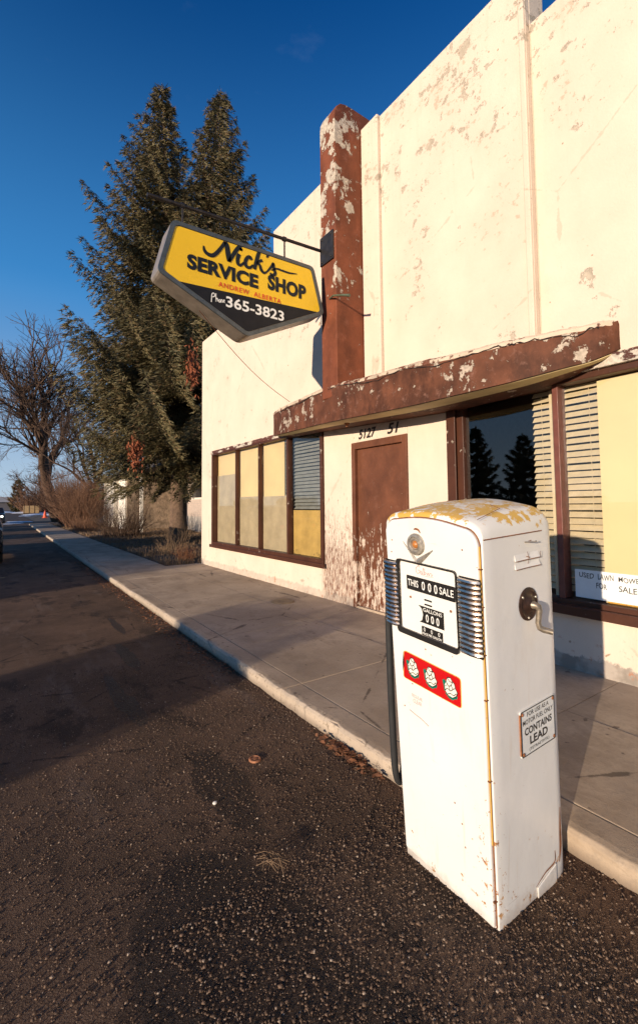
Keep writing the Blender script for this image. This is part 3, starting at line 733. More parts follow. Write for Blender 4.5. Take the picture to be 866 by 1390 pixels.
mb.tube(pts, .004, 5); tag(mb.build('guy_wire', 'rustm'), 'thin slack wire from the sign down to the canopy', 'wire')

# ------------------------------------------------------------------ fuel pump (leans towards the street)
PO = Vector((1.455, 1.013, 0.)); tl = R(5.)
yaw = math.atan(428 / 614); axr = Vector((math.cos(yaw), -math.sin(yaw), 0))
RM = Matrix.Rotation(tl, 3, axr)
PA, PB, PU = RM @ Vector((0, 1, 0)), RM @ Vector((1, 0, 0)), RM @ Vector((0, 0, 1))
PU = (PU + PA * .036 - PB * .024) * 1.015
def PP(a, b, u): return PO + PA * a + PB * b + PU * u
pump = empty('fuel_pump', tuple(PP(.22, .22, 0) * 1.0), 'old white enamel fuel pump with chrome ribs, chipped yellow top and side crank', 'fuel pump')
pp = lambda mb, name, mat, p=None, **k: hang(mb.build(name, mat, **k), pump) if p is None else sub(mb, name, mat, p, **k)
def Wd(u): return .446 + .034 * max(0, min(1.4, u)) / 1.36
D_ = .478
US = 1.352
def outline(ins=0., top=0.):
    """(a, u) outline from bottom right, up, over the arch and down the left; indices of the seam verts are 4 and -5"""
    P = [(0 + ins, -.13), (ins, .05), (ins, .5), (ins, .95), (ins, US)]
    W = Wd(1.36); r = .075 - min(ins, .05) * .6
    n = 7; h0 = US + .004 + top * .2
    arc = []
    for i in range(1, n + 1):
        t = i / n * math.pi / 2
        arc.append((ins + r * (1 - math.cos(t)), h0 + (r * .72 + top * .8) * math.sin(t)))
    e = arc[-1]; m = 9
    mid = []
    for i in range(1, m):
        t = i / m; mid.append((e[0] + (W - 2 * e[0]) * t, e[1] + .016 * math.sin(math.pi * t)))
    P += arc + mid + [(W - a, u) for a, u in arc[::-1]]
    P += [(W - ins, US), (Wd(.95) - ins, .95), (Wd(.5) - ins, .5), (Wd(.05) - ins, .05), (Wd(-.13) - ins, -.13)]
    return P
st = [(0., .008, -.006), (.004, .002, 0), (.012, 0., .004)]
for i in range(1, 7): st.append((.012 + .05 * i, 0, .004 + .030 * math.sin(i / 7 * math.pi / 2)))
rb = .075
for i in range(0, 9):
    t = i / 8 * math.pi / 2
    st.append((D_ - rb + rb * math.sin(t) , rb * .55 * (1 - math.cos(t)), .034 - (.034 + .05) * (1 - math.cos(t)) ** 1.1))
ols = [outline(a, b) for _, a, b in st]; nO = len(ols[0])
bodyF, capF = [], []
for s_ in range(len(st) - 1):
    for i in range(nO - 1):
        q = (s_ * nO + i, s_ * nO + i + 1, (s_ + 1) * nO + i + 1, (s_ + 1) * nO + i)
        (capF if 4 <= i < nO - 5 else bodyF).append(q)
allV = [tuple(PP(a, st[s_][0], u)) for s_ in range(len(st)) for a, u in ols[s_]]
seam_lo, seam_hi = 4, nO - 5
back = len(st) - 1
bodyF.append(tuple(back * nO + i for i in list(range(0, 5)) + list(range(nO - 5, nO))))
capF.append(tuple(back * nO + i for i in range(4, nO - 4)))
bodyF.append(tuple(i for i in list(range(0, 5)) + list(range(nO - 5, nO))))
capF.append(tuple(i for i in range(4, nO - 4)))
mb = MB(); mb.add(allV, bodyF); pp(mb, 'body', 'pump', smooth=True)
mb = MB(); mb.add(allV, capF); capo = pp(mb, 'cap', 'cap', smooth=True)
for o_ in (capo,):
    me = o_.data; bm = bmesh.new(); bm.from_mesh(me); bmesh.ops.delete(bm, geom=[v for v in bm.verts if not v.link_faces], context='VERTS'); bm.to_mesh(me); bm.free()
# cap seam
mb = MB()
mb.tube([PP(0 - .001, b, US) for b in (.006, .1, .2, .3, .37)] + [PP(.012, .42, US), PP(.045, D_ + .001, US)], .0022, 6)
pp(mb, 'seam', 'rustm'); mb = MB(); mb.tube([PP(Wd(1.35) + .001, b, US) for b in (.006, .1, .2, .3, .37)], .0022, 6)
pp(mb, 'seam', 'rustm')
mb = MB(); mb.tube([PP(.03, .018, US + .066), PP(.06, .20, US + .092), PP(.25, .33, US + .104), PP(.44, .36, US + .088)], .0012, 5); pp(mb, 'seam', 'rustm')
# front panel
def fout(ins, base=.0):
    P = []
    W = Wd
    for u in (.008, .3, .6, .9, 1.2, US - .02): P.append((ins, u))
    r = .062
    for i in range(1, 8):
        t = i / 7 * math.pi / 2; P.append((ins + r * (1 - math.cos(t)), US - .02 + r * 1. * math.sin(t) - ins * .6))
    e = P[-1]; w = W(1.36)
    for i in range(1, 10): t = i / 10; P.append((e[0] + (w - 2 * e[0]) * t, e[1] + .018 * math.sin(math.pi * t)))
    for i in range(7, 0, -1):
        t = i / 7 * math.pi / 2; P.append((w - ins - r * (1 - math.cos(t)), US - .02 + r * math.sin(t) - ins * .6))
    for u in (US - .02, 1.2, .9, .6, .3, .008): P.append((W(u) - ins, u))
    return P
fo = fout(.012)
mb = MB(); mb.prism(fo, lambda a, u: PP(a, -.014, u), lambda a, u: PP(a, .006, u)); fpan = pp(mb, 'front_panel', 'pump', bevel=.006)
mb = MB(); fo2 = fout(.009); mb.tube([PP(a, -.001, u) for a, u in fo2], .0028, 6); pp(mb, 'panel_edge', 'rustm')
mb = MB(); mb.tube([PP(.0085, -.006, u) for u in (.30, .6, .9, 1.2, 1.33)], .0022, 6); pp(mb, 'panel_edge', 'goldline')
for u in (.10, .52, .80, .955, 1.12, 1.25):
    mb = MB(); mb.box(.004, .016, -.012, .003, u, u + .004, PP); pp(mb, 'hinge_clip', 'rustm')
FB = -.014
# chrome ribs (wrap round the corners)
def ribs(a0, a1, right):
    mb = MB(); n = 15; u0, u1 = .948, 1.214
    back_ = MB()
    for i in range(n):
        u = u0 + (u1 - u0) * (i + .5) / n; r = (u1 - u0) / n * .52
        if right: P = [(a1 - .002, FB - .002), (a1 - .012, FB - .013), (a0 + .035, FB - .016), (a0 + .015, FB - .012), (a0 + .003, FB - .001)]
        else: P = [(a0 + .002, FB - .002), (a0 + .012, FB - .013), (a1 - .035, FB - .016), (a1 - .012, FB - .012), (a1 - .000, FB - .001), (a1 + .006, FB + .012)]
        mb.tube([PP(a, b, u) for a, b in P], r, 8)
    g_ = pp(mb, 'chrome_grille', 'chrome', smooth=True)
    back_.box(a0 + .001, a1 - .001, FB - .004, FB - .0005, u0 - .003, u1 + .003, PP); pp(back_, 'grille_back', 'blackm', g_)
ribs(.004, .094, True); ribs(.402, Wd(1.1) + .001, False)
# dial window
def fr(a, u, b=0.): return PP(a, FB - b, u)
def rect(mb, a0, a1, u0, u1, b0, b1, r=.012):
    poly = rnd([(a0, u0), (a1, u0), (a1, u1), (a0, u1)], r, 3)
    mb.prism(poly, lambda a, u: fr(a, u, b0), lambda a, u: fr(a, u, b1))
mb = MB()
oo = rnd([(.102, .928), (.412, .928), (.404, 1.230), (.102, 1.230)], .018, 4); ii = rnd([(.106, .948), (.392, .948), (.388, 1.224), (.107, 1.224)], .014, 4); n = len(oo)
vs = [fr(a, u, .010) for a, u in oo] + [fr(a, u, .008) for a, u in ii] + [fr(a, u, -.002) for a, u in oo] + [fr(a, u, -.004) for a, u in ii]
mb.add(vs, [(i, (i + 1) % n, n + (i + 1) % n, n + i) for i in range(n)] + [(2 * n + i, 2 * n + (i + 1) % n, (i + 1) % n, i) for i in range(n)] + [(n + i, n + (i + 1) % n, 3 * n + (i + 1) % n, 3 * n + i) for i in range(n)])
pp(mb, 'dial_frame', 'blackm')
mb = MB(); mb.tube([fr(a, u, .004) for a, u in ii + ii[:1]], .0028, 6); pp(mb, 'dial_trim', 'chrome')
mb = MB(); mb.prism(rnd([(.104, .944), (.394, .944), (.390, 1.226), (.105, 1.226)], .012, 3), lambda a, u: fr(a, u, .0015), lambda a, u: fr(a, u, -.001)); dial = pp(mb, 'dial_face', 'dial')
def ftx(mb, s, a_left, a_right, u0, u1, b, **k): text_fit(mb, s, lambda x, y: fr(a_left - x, y, b), 0, a_left - a_right, u0, u1, **k)
mb = MB(); rect(mb, .112, .352, 1.115, 1.171, .0018, .0032, .004); q = pp(mb, 'sale_counter', 'blackm', dial)
mb = MB(); mb.prism([(.170, .998), (.292, .998), (.278, 1.008), (.272, 1.031), (.278, 1.052), (.294, 1.063), (.170, 1.063)], lambda a, u: fr(a, u, .0018), lambda a, u: fr(a, u, .0032)); pp(mb, 'gallon_counter', 'blackm', dial)
mb = MB(); rect(mb, .178, .282, .950 + .0, .985, .0018, .0032, .003); pp(mb, 'price_counter', 'blackm', dial)
mb = MB()
ftx(mb, 'THIS', .346, .290, 1.130, 1.157, .0036, bold=.006); ftx(mb, 'SALE', .184, .119, 1.130, 1.157, .0036, bold=.006)
for a in (.272, .240, .210): ftx(mb, '0', a, a - .016, 1.126, 1.160, .0036, bold=.01)
pp(mb, 'lettering', 'cwhite', dial); mb = MB()
ftx(mb, 'GALLONS', .270, .178, 1.044, 1.058, .0036, bold=.004)
for a in (.258, .232, .206): ftx(mb, '0', a, a - .014, 1.006, 1.036, .0036, bold=.01)
pp(mb, 'lettering', 'cwhite', dial); mb = MB()
for a in (.272, .236, .200): ftx(mb, '0', a, a - .009, .966, .981, .0036)
ftx(mb, 'PRICE PER GALLON', .278, .184, .953, .962, .0036, bold=.01)
pp(mb, 'lettering', 'cwhite', dial)
mb = MB()
s2 = lambda x, y: fr(.300 - x, 1.186 + y, .002)
stroke(mb, [(.022, .026), (.012, .030), (.0, .018), (.004, .002), (.016, .004), (.020, .014), (.010, .014)], .0028, s2); stroke(mb, [(.022, .002), (.026, .014), (.026, .002), (.032, .004), (.040, .028), (.034, .004), (.042, .004)], .0022, s2)
stroke(mb, [(.042, .004), (.046, .026), (.043, .002), (.052, .010), (.046, .012)], .0022, s2); stroke(mb, [(.056, .012), (.058, .002), (.064, .012), (.067, .002), (.072, .012), (.080, .011), (.078, .002), (.086, .010)], .0022, s2)
stroke(mb, [(.026, .0), (.05, -.003), (.088, .0)], .0015, s2)
pp(mb, 'lettering', 'pink', dial)
mb = MB(); rect(mb, .225, .262, 1.088, 1.094, .0018, .0035, .001); pp(mb, 'slot', 'blackm', dial); mb = MB(); rect(mb, .225, .262, 1.070, 1.076, .0018, .0035, .001); pp(mb, 'slot', 'blackm', dial)
for a, u in ((.335, 1.085), (.135, 1.078)):
    mb = MB(); mb.lathe([(.005, 0), (.005, .003), (.002, .005)], lambda x, y, h: fr(a + x, u + y, .0015 + h), 8); pp(mb, 'screw', 'rustm', dial)
# red panel with three white roses
mb = MB(); mb.prism(rnd([(.108, .733), (.398, .740), (.388, .853), (.106, .843)], .012, 3), lambda a, u: fr(a, u, .0018), lambda a, u: fr(a, u, -.002)); red = pp(mb, 'emblem_panel', 'red')
mb = MB(); P_ = rnd([(.108, .733), (.398, .740), (.388, .853), (.106, .843)], .012, 3); mb.tube([fr(a, u, .001) for a, u in P_ + P_[:1]], .0015, 5); pp(mb, 'panel_rim', 'goldline', red)
mb = MB(); mb.prism([(.389, .800), (.3975, .765), (.3985, .80), (.390, .850)], lambda a, u: fr(a, u, .003), lambda a, u: fr(a, u, .0015)); pp(mb, 'missing_chip', 'blackm', red)
for ca, cu in ((.345, .798), (.253, .794), (.158, .790)):
    f_ = lambda x, y, b=.0022: fr(ca - x, cu + y, b)
    mb = MB()
    for pl in ([(-.033, .018), (-.022, .024), (-.014, .012), (-.016, -.012), (-.026, -.022), (-.028, -.004)], [(-.024, -.026), (-.006, -.040), (.012, -.042), (.028, -.030), (.022, -.020), (.0, -.026)], [(.026, -.012), (.036, -.020), (.030, -.034), (.020, -.024)]):
        mb.flat(pl, lambda x, y: f_(x, y, .0022))
    rs = pp(mb, 'rose_leaf', 'green', red)
    mb = MB(); RP = [(-.008, .034), (.006, .037), (.014, .026), (.022, .022), (.026, .006), (.034, -.006), (.028, -.020), (.012, -.032), (-.008, -.030), (-.020, -.018), (-.022, .004), (-.014, .018)]
    mb.flat([(x_ * 1.12, y_ * 1.10) for x_, y_ in RP], lambda x, y: f_(x, y, .0024)); pp(mb, 'rose_outline', 'blackm', red)
    mb = MB()
    mb.flat([(-.008, .034), (.006, .037), (.014, .026), (.022, .022), (.026, .006), (.034, -.006), (.028, -.020), (.012, -.032), (-.008, -.030), (-.020, -.018), (-.022, .004), (-.014, .018)], lambda x, y: f_(x, y, .0026))
    pp(mb, 'rose', 'rosewhite', red)
    mb = MB(); lf = lambda x, y: f_(x, y, .0030)
    stroke(mb, [(-.008, .034), (.002, .024), (.014, .026)], .0030, lf); stroke(mb, [(-.014, .018), (-.004, .006), (.008, .012), (.014, .026)], .0030, lf)
    stroke(mb, [(-.020, -.016), (-.010, -.006), (.004, -.010), (.018, .002), (.026, .006)], .0030, lf); stroke(mb, [(-.004, .006), (.002, -.008)], .0028, lf)
    stroke(mb, [(-.012, -.028), (.004, -.020), (.018, -.022), (.030, -.010)], .0030, lf); stroke(mb, [(.008, .012), (.016, .0)], .0028, lf)
    stroke(mb, [(-.022, .0), (-.012, .004), (-.014, .018)], .0015, lf)
    pp(mb, 'petal_line', 'blackm', red)
# faded print on the lower door and its scratches
mb = MB()
ftx(mb, 'REGULAR', .355, .300, .676, .690, .0006); ftx(mb, 'CLEAR', .350, .304, .655, .671, .0006); pp(mb, 'faded_print', 'pink')
mb = MB(); stroke(mb, [(.0, .0), (.03, -.006), (.06, -.010), (.10, -.022)], .0022, lambda x, y: fr(.372 - x, .615 + y, .0006)); pp(mb, 'scratch', 'rustm')
# badge
bc, bu = .292, 1.300
mb = MB()
bf = lambda x, y, h: fr(bc + x, bu + y, h)
mb.lathe([(.043, 0), (.043, .006), (.040, .012), (.031, .014), (.028, .010), (.022, .009), (.019, .014), (.0165, .007)], bf, 28); bad = pp(mb, 'badge', 'pewter', smooth=True)
mb = MB(); mb.lathe([(.0155, .006), (.013, .011), (.006, .015), (.001, .016)], bf, 20); pp(mb, 'badge_centre', simple('amber_glass', (.45, .17, .04), .25), bad, smooth=True)
mb = MB()
def blade(p0, p1, w0, w1):
    p0 = Vector(p0); p1 = Vector(p1); t = (p1 - p0).normalized(); nn = Vector((-t.y, t.x))
    q = [p0 + nn * w0, p0 - nn * w0, p1 - nn * w1, p1 + nn * w1]
    vs = [fr(bc - v.x, bu + v.y, .001) for v in q] + [fr(bc - p0.x, bu + p0.y, .009), fr(bc - p1.x, bu + p1.y, .003)]
    mb.add(vs, [(0, 3, 5, 4), (1, 4, 5, 2), (0, 1, 2, 3), (0, 4, 1), (3, 2, 5)])
blade((.004, -.074), (-.072, .002), .009, .001); blade((.000, -.072), (.082, -.012), .014, .002)
pp(mb, 'badge_wing', 'pewter', bad)
mb = MB(); stroke(mb, [(-.012, .057, .5), (.0, .060, 1.4), (.014, .057, 1.3), (.022, .046, .7)], .006, lambda x, y: fr(bc - x, bu + y, .0006)); pp(mb, 'rust_patch', 'rustm')
for a, u in ((.075, 1.31), (.43, 1.30), (.435, 1.25), (.27, .895), (.35, .73), (.40, .62), (.13, .30), (.16, .36), (.12, .22)):
    mb = MB(); mb.lathe([(.0035, 0), (.002, .001)], lambda x, y, h: fr(a + x, u + y, .0004 + h), 7); pp(mb, 'rust_spot', 'rustm')
# side face: plane a = 0, b runs away from the street
def sd(b, u, o=0.): return PP(-o, b, u)
# crank
cb, cu = .262, 1.088
cf = lambda x, y, h: sd(cb + x, cu + y, h)
mb = MB(); mb.lathe([(.062, 0), (.062, .004), (.052, .007), (.046, .004), (.034, .006), (.022, .016), (.018, .018)], cf, 28); cr_ = pp(mb, 'crank_plate', simple('rusted_black_disc', (.05, .024, .015), .55, .3, var=.7, scale=30), smooth=True)
for q in range(3):
    t = q * 2.09 + .4; mb = MB(); mb.lathe([(.006, .004), (.004, .008)], lambda x, y, h: cf(.051 * math.cos(t) + x, .051 * math.sin(t) + y, h), 8); pp(mb, 'screw', 'pewter', cr_)
mb = MB(); mb.tube([sd(cb, cu, .01), sd(cb + .004, cu, .03), sd(cb + .008, cu - .004, .034), sd(cb + .012, cu - .018, .037), sd(cb + .000, cu - .062, .037), sd(cb + .004, cu - .080, .040), sd(cb + .012, cu - .086, .050), sd(cb + .026, cu - .090, .078)], [.015, .013, .013, .011, .010, .011, .011, .010], 10)
pp(mb, 'crank_handle', simple('dull_crank_metal', (.30, .25, .19), .45, .6, var=.5, scale=50), cr_, smooth=True)
# louvres + bracket scar
mb = MB()
for u in (1.268, 1.238):
    pr = [(.185, u - .012), (.340, u - .012), (.345, u + .010), (.185, u + .010)]
    mb.add([sd(.185, u - .012, .001), sd(.345, u - .012, .010), sd(.345, u + .011, .001), sd(.185, u + .011, .001), sd(.185, u - .012, .006)], [(4, 1, 2, 3), (0, 1, 4), (0, 4, 3)])
pp(mb, 'louvre', 'pump')
mb = MB(); 
for pts in ([(.185, 1.255), (.25, 1.256), (.345, 1.2555)], [(.185, 1.225), (.26, 1.226), (.345, 1.2255)], [(.258, 1.285), (.266, 1.258), (.258, 1.24)], [(.25, 1.268), (.275, 1.262)], [(.345, 1.2555), (.346, 1.278)]):
    stroke(mb, pts, .003, lambda x, y: sd(x, y, .0075 + (x - .185) * .02))
stroke(mb, [(.255, 1.318), (.30, 1.322)], .003, lambda x, y: sd(x, y, .002))
pp(mb, 'louvre_gap', 'rustm')
mb = MB(); mb.tube([sd(.255, 1.32, .002), sd(.29, 1.32, .02), sd(.30, 1.322, .022)], .003, 6); pp(mb, 'hook', 'pewter')
# lead warning plate
b0, b1, u0, u1 = .172, .408, .538, .708
mb = MB(); mb.prism(rnd([(b0, u0), (b1, u0 - .004), (b1, u1), (b0, u1)], .006, 3), lambda b, u: sd(b, u, .001), lambda b, u: sd(b, u, .005)); wp = pp(mb, 'warning_plate', simple('white_plate', (.74, .74, .70), .4, var=.1))
mb = MB(); P_ = rnd([(b0 + .003, u0 + .003), (b1 - .003, u0), (b1 - .003, u1 - .003), (b0 + .003, u1 - .003)], .006, 3); mb.tube([sd(b, u, .005) for b, u in P_ + P_[:1]], .0022, 5); pp(mb, 'plate_border', 'blackm', wp)
mb = MB(); mb.tube([sd(b0 - .001, u, .003) for u in (u0 + .01, u1 - .01)], .003, 5); pp(mb, 'plate_rust', 'rustm', wp)
mb = MB()
def stx(s, x0, x1, y0, y1, **k): text_fit(mb, s, lambda x, y: sd(x, y, .0056), x0, x1, y0, y1, **k)
stx('FOR USE AS A', .215, .365, .680, .697, bold=.01); stx('MOTOR FUEL ONLY', .186, .394, .653, .671, bold=.01)
pp(mb, 'lettering', 'blackm', wp); mb = MB()
stx('CONTAINS', .196, .384, .613, .641, bold=.028); stx('LEAD', .228, .352, .573, .604, bold=.03); stx('(TETRAETHYL)', .222, .360, .548, .562, bold=.008)
pp(mb, 'lettering', 'blackm', wp)
for b, u in ((b0 + .012, u1 - .012), (b1 - .012, u1 - .012), (b0 + .012, u0 + .012), (b1 - .012, u0 + .010)):
    mb = MB(); mb.lathe([(.007, 0), (.005, .003), (.002, .004)], lambda x, y, h: sd(b + x, u + y, .0055 + h), 10); pp(mb, 'screw', 'rustm', wp)
# rusty service flap low on the side
mb = MB(); stroke(mb, [(.235, .03, .5), (.30, .05, 1.), (.37, .058, 1.3), (.375, .10, .6)], .006, lambda x, y: sd(x, y, .001)); 
stroke(mb, [(.405, .04, .5), (.418, .10, 1.6), (.420, .17, 1.2), (.425, .25, .4)], .010, lambda x, y: sd(x, y, .001)); pp(mb, 'rust_patch', 'rustm')
mb = MB(); mb.prism([(.24, -.06), (.375, -.06), (.375, .052), (.24, .026)], lambda b, u: sd(b, u, .0005), lambda b, u: sd(b, u, .006)); pp(mb, 'access_flap', 'pump', bevel=.003)
# hose and nozzle on the far side
Wl = Wd(1.) 
hose = MB(); hp = []
for b, u, a in ((.075, 1.10, .0), (.06, .98, .010), (.055, .8, .012), (.052, .6, .013), (.052, .40, .012), (.056, .27, .012), (.078, .215, .014), (.104, .25, .016), (.125, .42, .016), (.135, .6, .014), (.14, .9, .01), (.15, 1.1, .0)):
    hp.append(PP(Wl + .036 + a * .6, b - .035, u))
hp = [tuple(p) for p in hp]
hose.tube(cr(hp, 6), .0155, 10); pp(hose, 'hose', 'rubber', smooth=True)
mb = MB(); mb.tube([PP(Wl + .03, .075, 1.08), PP(Wl + .028, .072, 1.12), PP(Wl + .026, .07, 1.17), PP(Wl + .022, .06, 1.22)], [.014, .019, .013, .010], 10); nz = pp(mb, 'nozzle', 'pewter', smooth=True)
mb = MB(); mb.tube([PP(Wl + .0, .09, 1.20), PP(Wl + .03, .085, 1.20), PP(Wl + .045, .07, 1.23)], .006, 8); pp(mb, 'nozzle_hook', 'blackm')

# ------------------------------------------------------------------ small things on the ground
mb = MB(); mb.lathe([(.034, 0), (.036, .006), (.033, .012), (.027, .013), (.025, .009), (.012, .010), (.010, .013), (.0001, .013)], lambda x, y, h: (1.247 + x, 2.476 + y * 1.1, h - .003 + .10 * -x * .3), 24)
tag(mb.build('rusty_disc', simple('rusty_orange_lid', (.40, .17, .08), .7, .2, var=.5, scale=50), smooth=True), 'small rusty round lid lying on the dark gravel', 'lid')
mb = MB()
for i in range(16):
    a = random.uniform(0, 6.28); l = random.uniform(.05, .13); cx, cy = .955 + random.uniform(-.03, .03), 1.735 + random.uniform(-.04, .04)
    pts = [(cx - math.cos(a) * l * (.5 - t), cy - math.sin(a) * l * (.5 - t), .010 + .02 * math.sin(t * 3.1) + random.uniform(0, .006)) for t in (0, .3, .6, 1)]
    mb.tube(pts, .0011, 4)
tag(mb.build('dry_tumbleweed', 'straw'), 'small tangle of dry reddish twigs on the gravel in front of the pump', 'twigs')
mb = MB(); mb.lathe([(.009, 0), (.012, .005), (.009, .011), (.002, .013)], lambda x, y, h: (.905 + x, 2.24 + y * .8, h), 9)
tag(mb.build('white_pebble', 'rosewhite', smooth=True), 'single bright white pebble on the dark asphalt', 'pebble')

# ------------------------------------------------------------------ vegetation
def tubes(segs, k=4):
    """segs (n,8): p0, p1, r0, r1 -> prism mesh arrays"""
    S = np.asarray(segs, float); P0, P1, r0, r1 = S[:, :3], S[:, 3:6], S[:, 6], S[:, 7]
    t = P1 - P0; t /= np.linalg.norm(t, axis=1, keepdims=True) + 1e-9
    a = np.where(np.abs(t[:, 2:3]) < .9, [[0, 0, 1.]], [[1., 0, 0]]); n = np.cross(t, a); n /= np.linalg.norm(n, axis=1, keepdims=True); b = np.cross(t, n)
    V = []
    for P, r in ((P0, r0), (P1, r1)):
        for j in range(k):
            q = 2 * math.pi * j / k; V.append(P + (n * math.cos(q) + b * math.sin(q)) * r[:, None])
    V = np.stack(V, 1)
    F = np.array([(j, (j + 1) % k, k + (j + 1) % k, k + j) for j in range(k)])[None] + (np.arange(len(S)) * 2 * k)[:, None, None]
    return V.reshape(-1, 3), F.reshape(-1, 4)

def spruce(root, H, dens=1., seed=1, leaders=((0, 0, 1.),), fork=6., rmax=4.6, z0=2.0, tuft=.15, mats=('needles', 'bark')):
    g_ = np.random.default_rng(seed)
    trunk = []; pts = []; dirs = []; sz = []
    stems = []
    for (lx, ly, hs) in leaders:
        h = H * hs; n = 24
        zz = np.linspace(0, h, n); k = np.clip((zz - fork) / (h - fork), 0, 1) ** .8
        X_ = lx * k; Y_ = ly * k; stems.append((zz, X_, Y_, h))
        for i in range(n - 1):
            r0 = .33 * (1 - zz[i] / h) + .012; r1 = .33 * (1 - zz[i + 1] / h) + .012
            if zz[i] < .6: r0 *= 1.25
            trunk.append((X_[i], Y_[i], zz[i], X_[i + 1], Y_[i + 1], zz[i + 1], r0, r1))
    br_ = []
    for si, (zz, X_, Y_, h) in enumerate(stems):
        z = z0 if si == 0 else z0 + 1.2
        while z < h - .25:
            f = 1 - z / h
            L0 = rmax * (min(1, (f * 1.28)) ** .85) * (.55 + .45 * min(1, (z - z0 + .9) / 2.6))
            nb = int(6 + 4 * f * dens + .5)
            if len(stems) > 1 and z < fork: nb = int(nb * .75)
            a0 = g_.random() * 6.28
            for j in range(nb):
                az = a0 + 6.283 * j / nb + g_.normal() * .25
                L = L0 * (.62 + .55 * g_.random()) + .12
                if g_.random() < .10: L *= 1.18
                px = np.interp(z, zz, X_); py = np.interp(z, zz, Y_)
                if len(stems) > 1:  # keep the two tops apart
                    out = (px * math.cos(az) + py * math.sin(az))
                    if z > fork + 1 and out < 0: L *= .62
                m = max(4, int(L / .16)); t = np.linspace(0, 1, m)
                el = .55 * (1 - f) - .35 * f
                rise = L * (math.sin(el) * t - (.20 + .1 * g_.random()) * f * np.sin(t * math.pi) * .9 + .16 * t ** 3)
                rr = L * t * math.cos(el)
                bx_ = px + np.cos(az) * rr; by_ = py + np.sin(az) * rr; bz = z + g_.normal() * .08 + rise
                for q in range(m - 1): br_.append((bx_[q], by_[q], bz[q], bx_[q + 1], by_[q + 1], bz[q + 1], .035 * f * (1 - t[q]) + .006, .035 * f * (1 - t[q + 1]) + .004))
                # branchlets both sides, drooping
                for q in range(1, m):
                    w = (.16 + .34 * L * (1 - t[q]) ** .8 * min(1, t[q] * 3)) * (.7 + .6 * g_.random())
                    w = min(w, 1.0)
                    for sgn in (-1, 1):
                        ba = az + sgn * (.75 + .3 * g_.random())
                        k = max(2, int(w / .085))
                        s_ = (np.arange(k) + .5) / k * w
                        pts.append(np.stack([bx_[q] + np.cos(ba) * s_, by_[q] + np.sin(ba) * s_, bz[q] - .55 * s_ * s_ / max(w, .2) - .15 * s_ + g_.normal(size=k) * .02], -1))
                        dirs.append(np.tile([[math.cos(ba), math.sin(ba), -.35]], (k, 1))); sz.append(np.full(k, 1.))
                pts.append(np.array([[bx_[-1], by_[-1], bz[-1]]])); dirs.append(np.array([[math.cos(az), math.sin(az), .2]])); sz.append(np.array([1.1]))
            z += (.33 + .26 * f) / dens
        k = 10; zt = np.linspace(h - .5, h + .15, k)
        pts.append(np.stack([np.full(k, X_[-1]), np.full(k, Y_[-1]), zt], -1)); dirs.append(np.tile([[.05, .05, 1.]], (k, 1))); sz.append(np.full(k, .6))
    P = np.vstack(pts); Dd = np.vstack(dirs); S = np.concatenate(sz)
    rep = 6
    rep = 9
    P = np.repeat(P, rep, 0) + g_.normal(size=(len(P) * rep, 3)) * .04; Dd = np.repeat(Dd, rep, 0); S = np.repeat(S, rep)
    Dd = Dd + g_.normal(size=Dd.shape) * .30; Dd /= np.linalg.norm(Dd, axis=1, keepdims=True)
    u_ = np.cross(Dd, g_.normal(size=Dd.shape)); u_ /= np.linalg.norm(u_, axis=1, keepdims=True)
    ln = (tuft * (.7 + .7 * g_.random(len(P))) * S)[:, None]; wd = ln * (.065 + .045 * g_.random((len(P), 1)))
    V = np.stack([P - Dd * ln * .35, P + u_ * wd, P + Dd * ln * .75, P - u_ * wd], 1).reshape(-1, 3)
    F = np.arange(len(P) * 4).reshape(-1, 4)
    cr0 = fast_mesh('crown', V, F, mats[0], root)
    V, F = tubes(trunk, 12); tr = fast_mesh('trunk', V, F, mats[1], root)
    V, F = tubes(br_, 4); fast_mesh('branches', V, F, mats[1], tr)
    return cr0, P

ax_r = np.array([math.cos(yaw), -math.sin(yaw)])
sr = empty('spruce_tree', (5.67, 17.86, .05), 'tall dark spruce with twin tops growing beside the cream shop', 'tree')
cr0, P = spruce(sr, 18.8, 1.0, 3, ((-.80 * ax_r[0], -.80 * ax_r[1], 1.), (1.62 * ax_r[0], 1.62 * ax_r[1], .985)), 6.5, 4.7, 3.3, .15)
print('crown faces', len(P))
# two rust-coloured dead sprays on the near side
g_ = np.random.default_rng(5)
for cx, cz, hh, ww in ((.42, 5.7, 1.1, .24), (-1.35, 3.1, .8, .22)):
    tocam = -np.array([5.67, 17.86]) / 18.7
    c0 = np.array([ax_r[0] * cx + tocam[0] * 4.1, ax_r[1] * cx + tocam[1] * 4.1, cz])
    n = 420
    q = g_.normal(size=(n, 3)) * np.array([ww * .45, ww * .45, hh * .30]); P = c0 + q
    Dd = g_.normal(size=(n, 3)) * .5 + np.array([0, 0, -1.]); Dd /= np.linalg.norm(Dd, axis=1, keepdims=True); u_ = np.cross(Dd, g_.normal(size=Dd.shape)); u_ /= np.linalg.norm(u_, axis=1, keepdims=True)
    V = np.stack([P - Dd * .06, P + u_ * .025, P + Dd * .08, P - u_ * .025], 1).reshape(-1, 3)
    o_ = fast_mesh('dead_spray', V, np.arange(n * 4).reshape(-1, 4), 'deadneedles', sr); o_['label'] = 'rust brown dead spray of needles'

# spruces across the street (their mirror image shows in the shop window)
s2_ = empty('spruce_tree', (-33, 29.6, 0), 'dark spruce across the street mirrored at the left of the big window pane', 'tree', 'spruces across the street')
spruce(s2_, 9.4, .6, 9, ((0, 0, 1.),), 5., 2.5, .5, .34)
c = copy_tree(s2_); c.location = (-34, 25.0, 0); c.rotation_euler = (0, 0, 2); c.scale = (1.0, 1.0, .87); c['label'] = 'second dark spruce across the street mirrored beside the window blind'

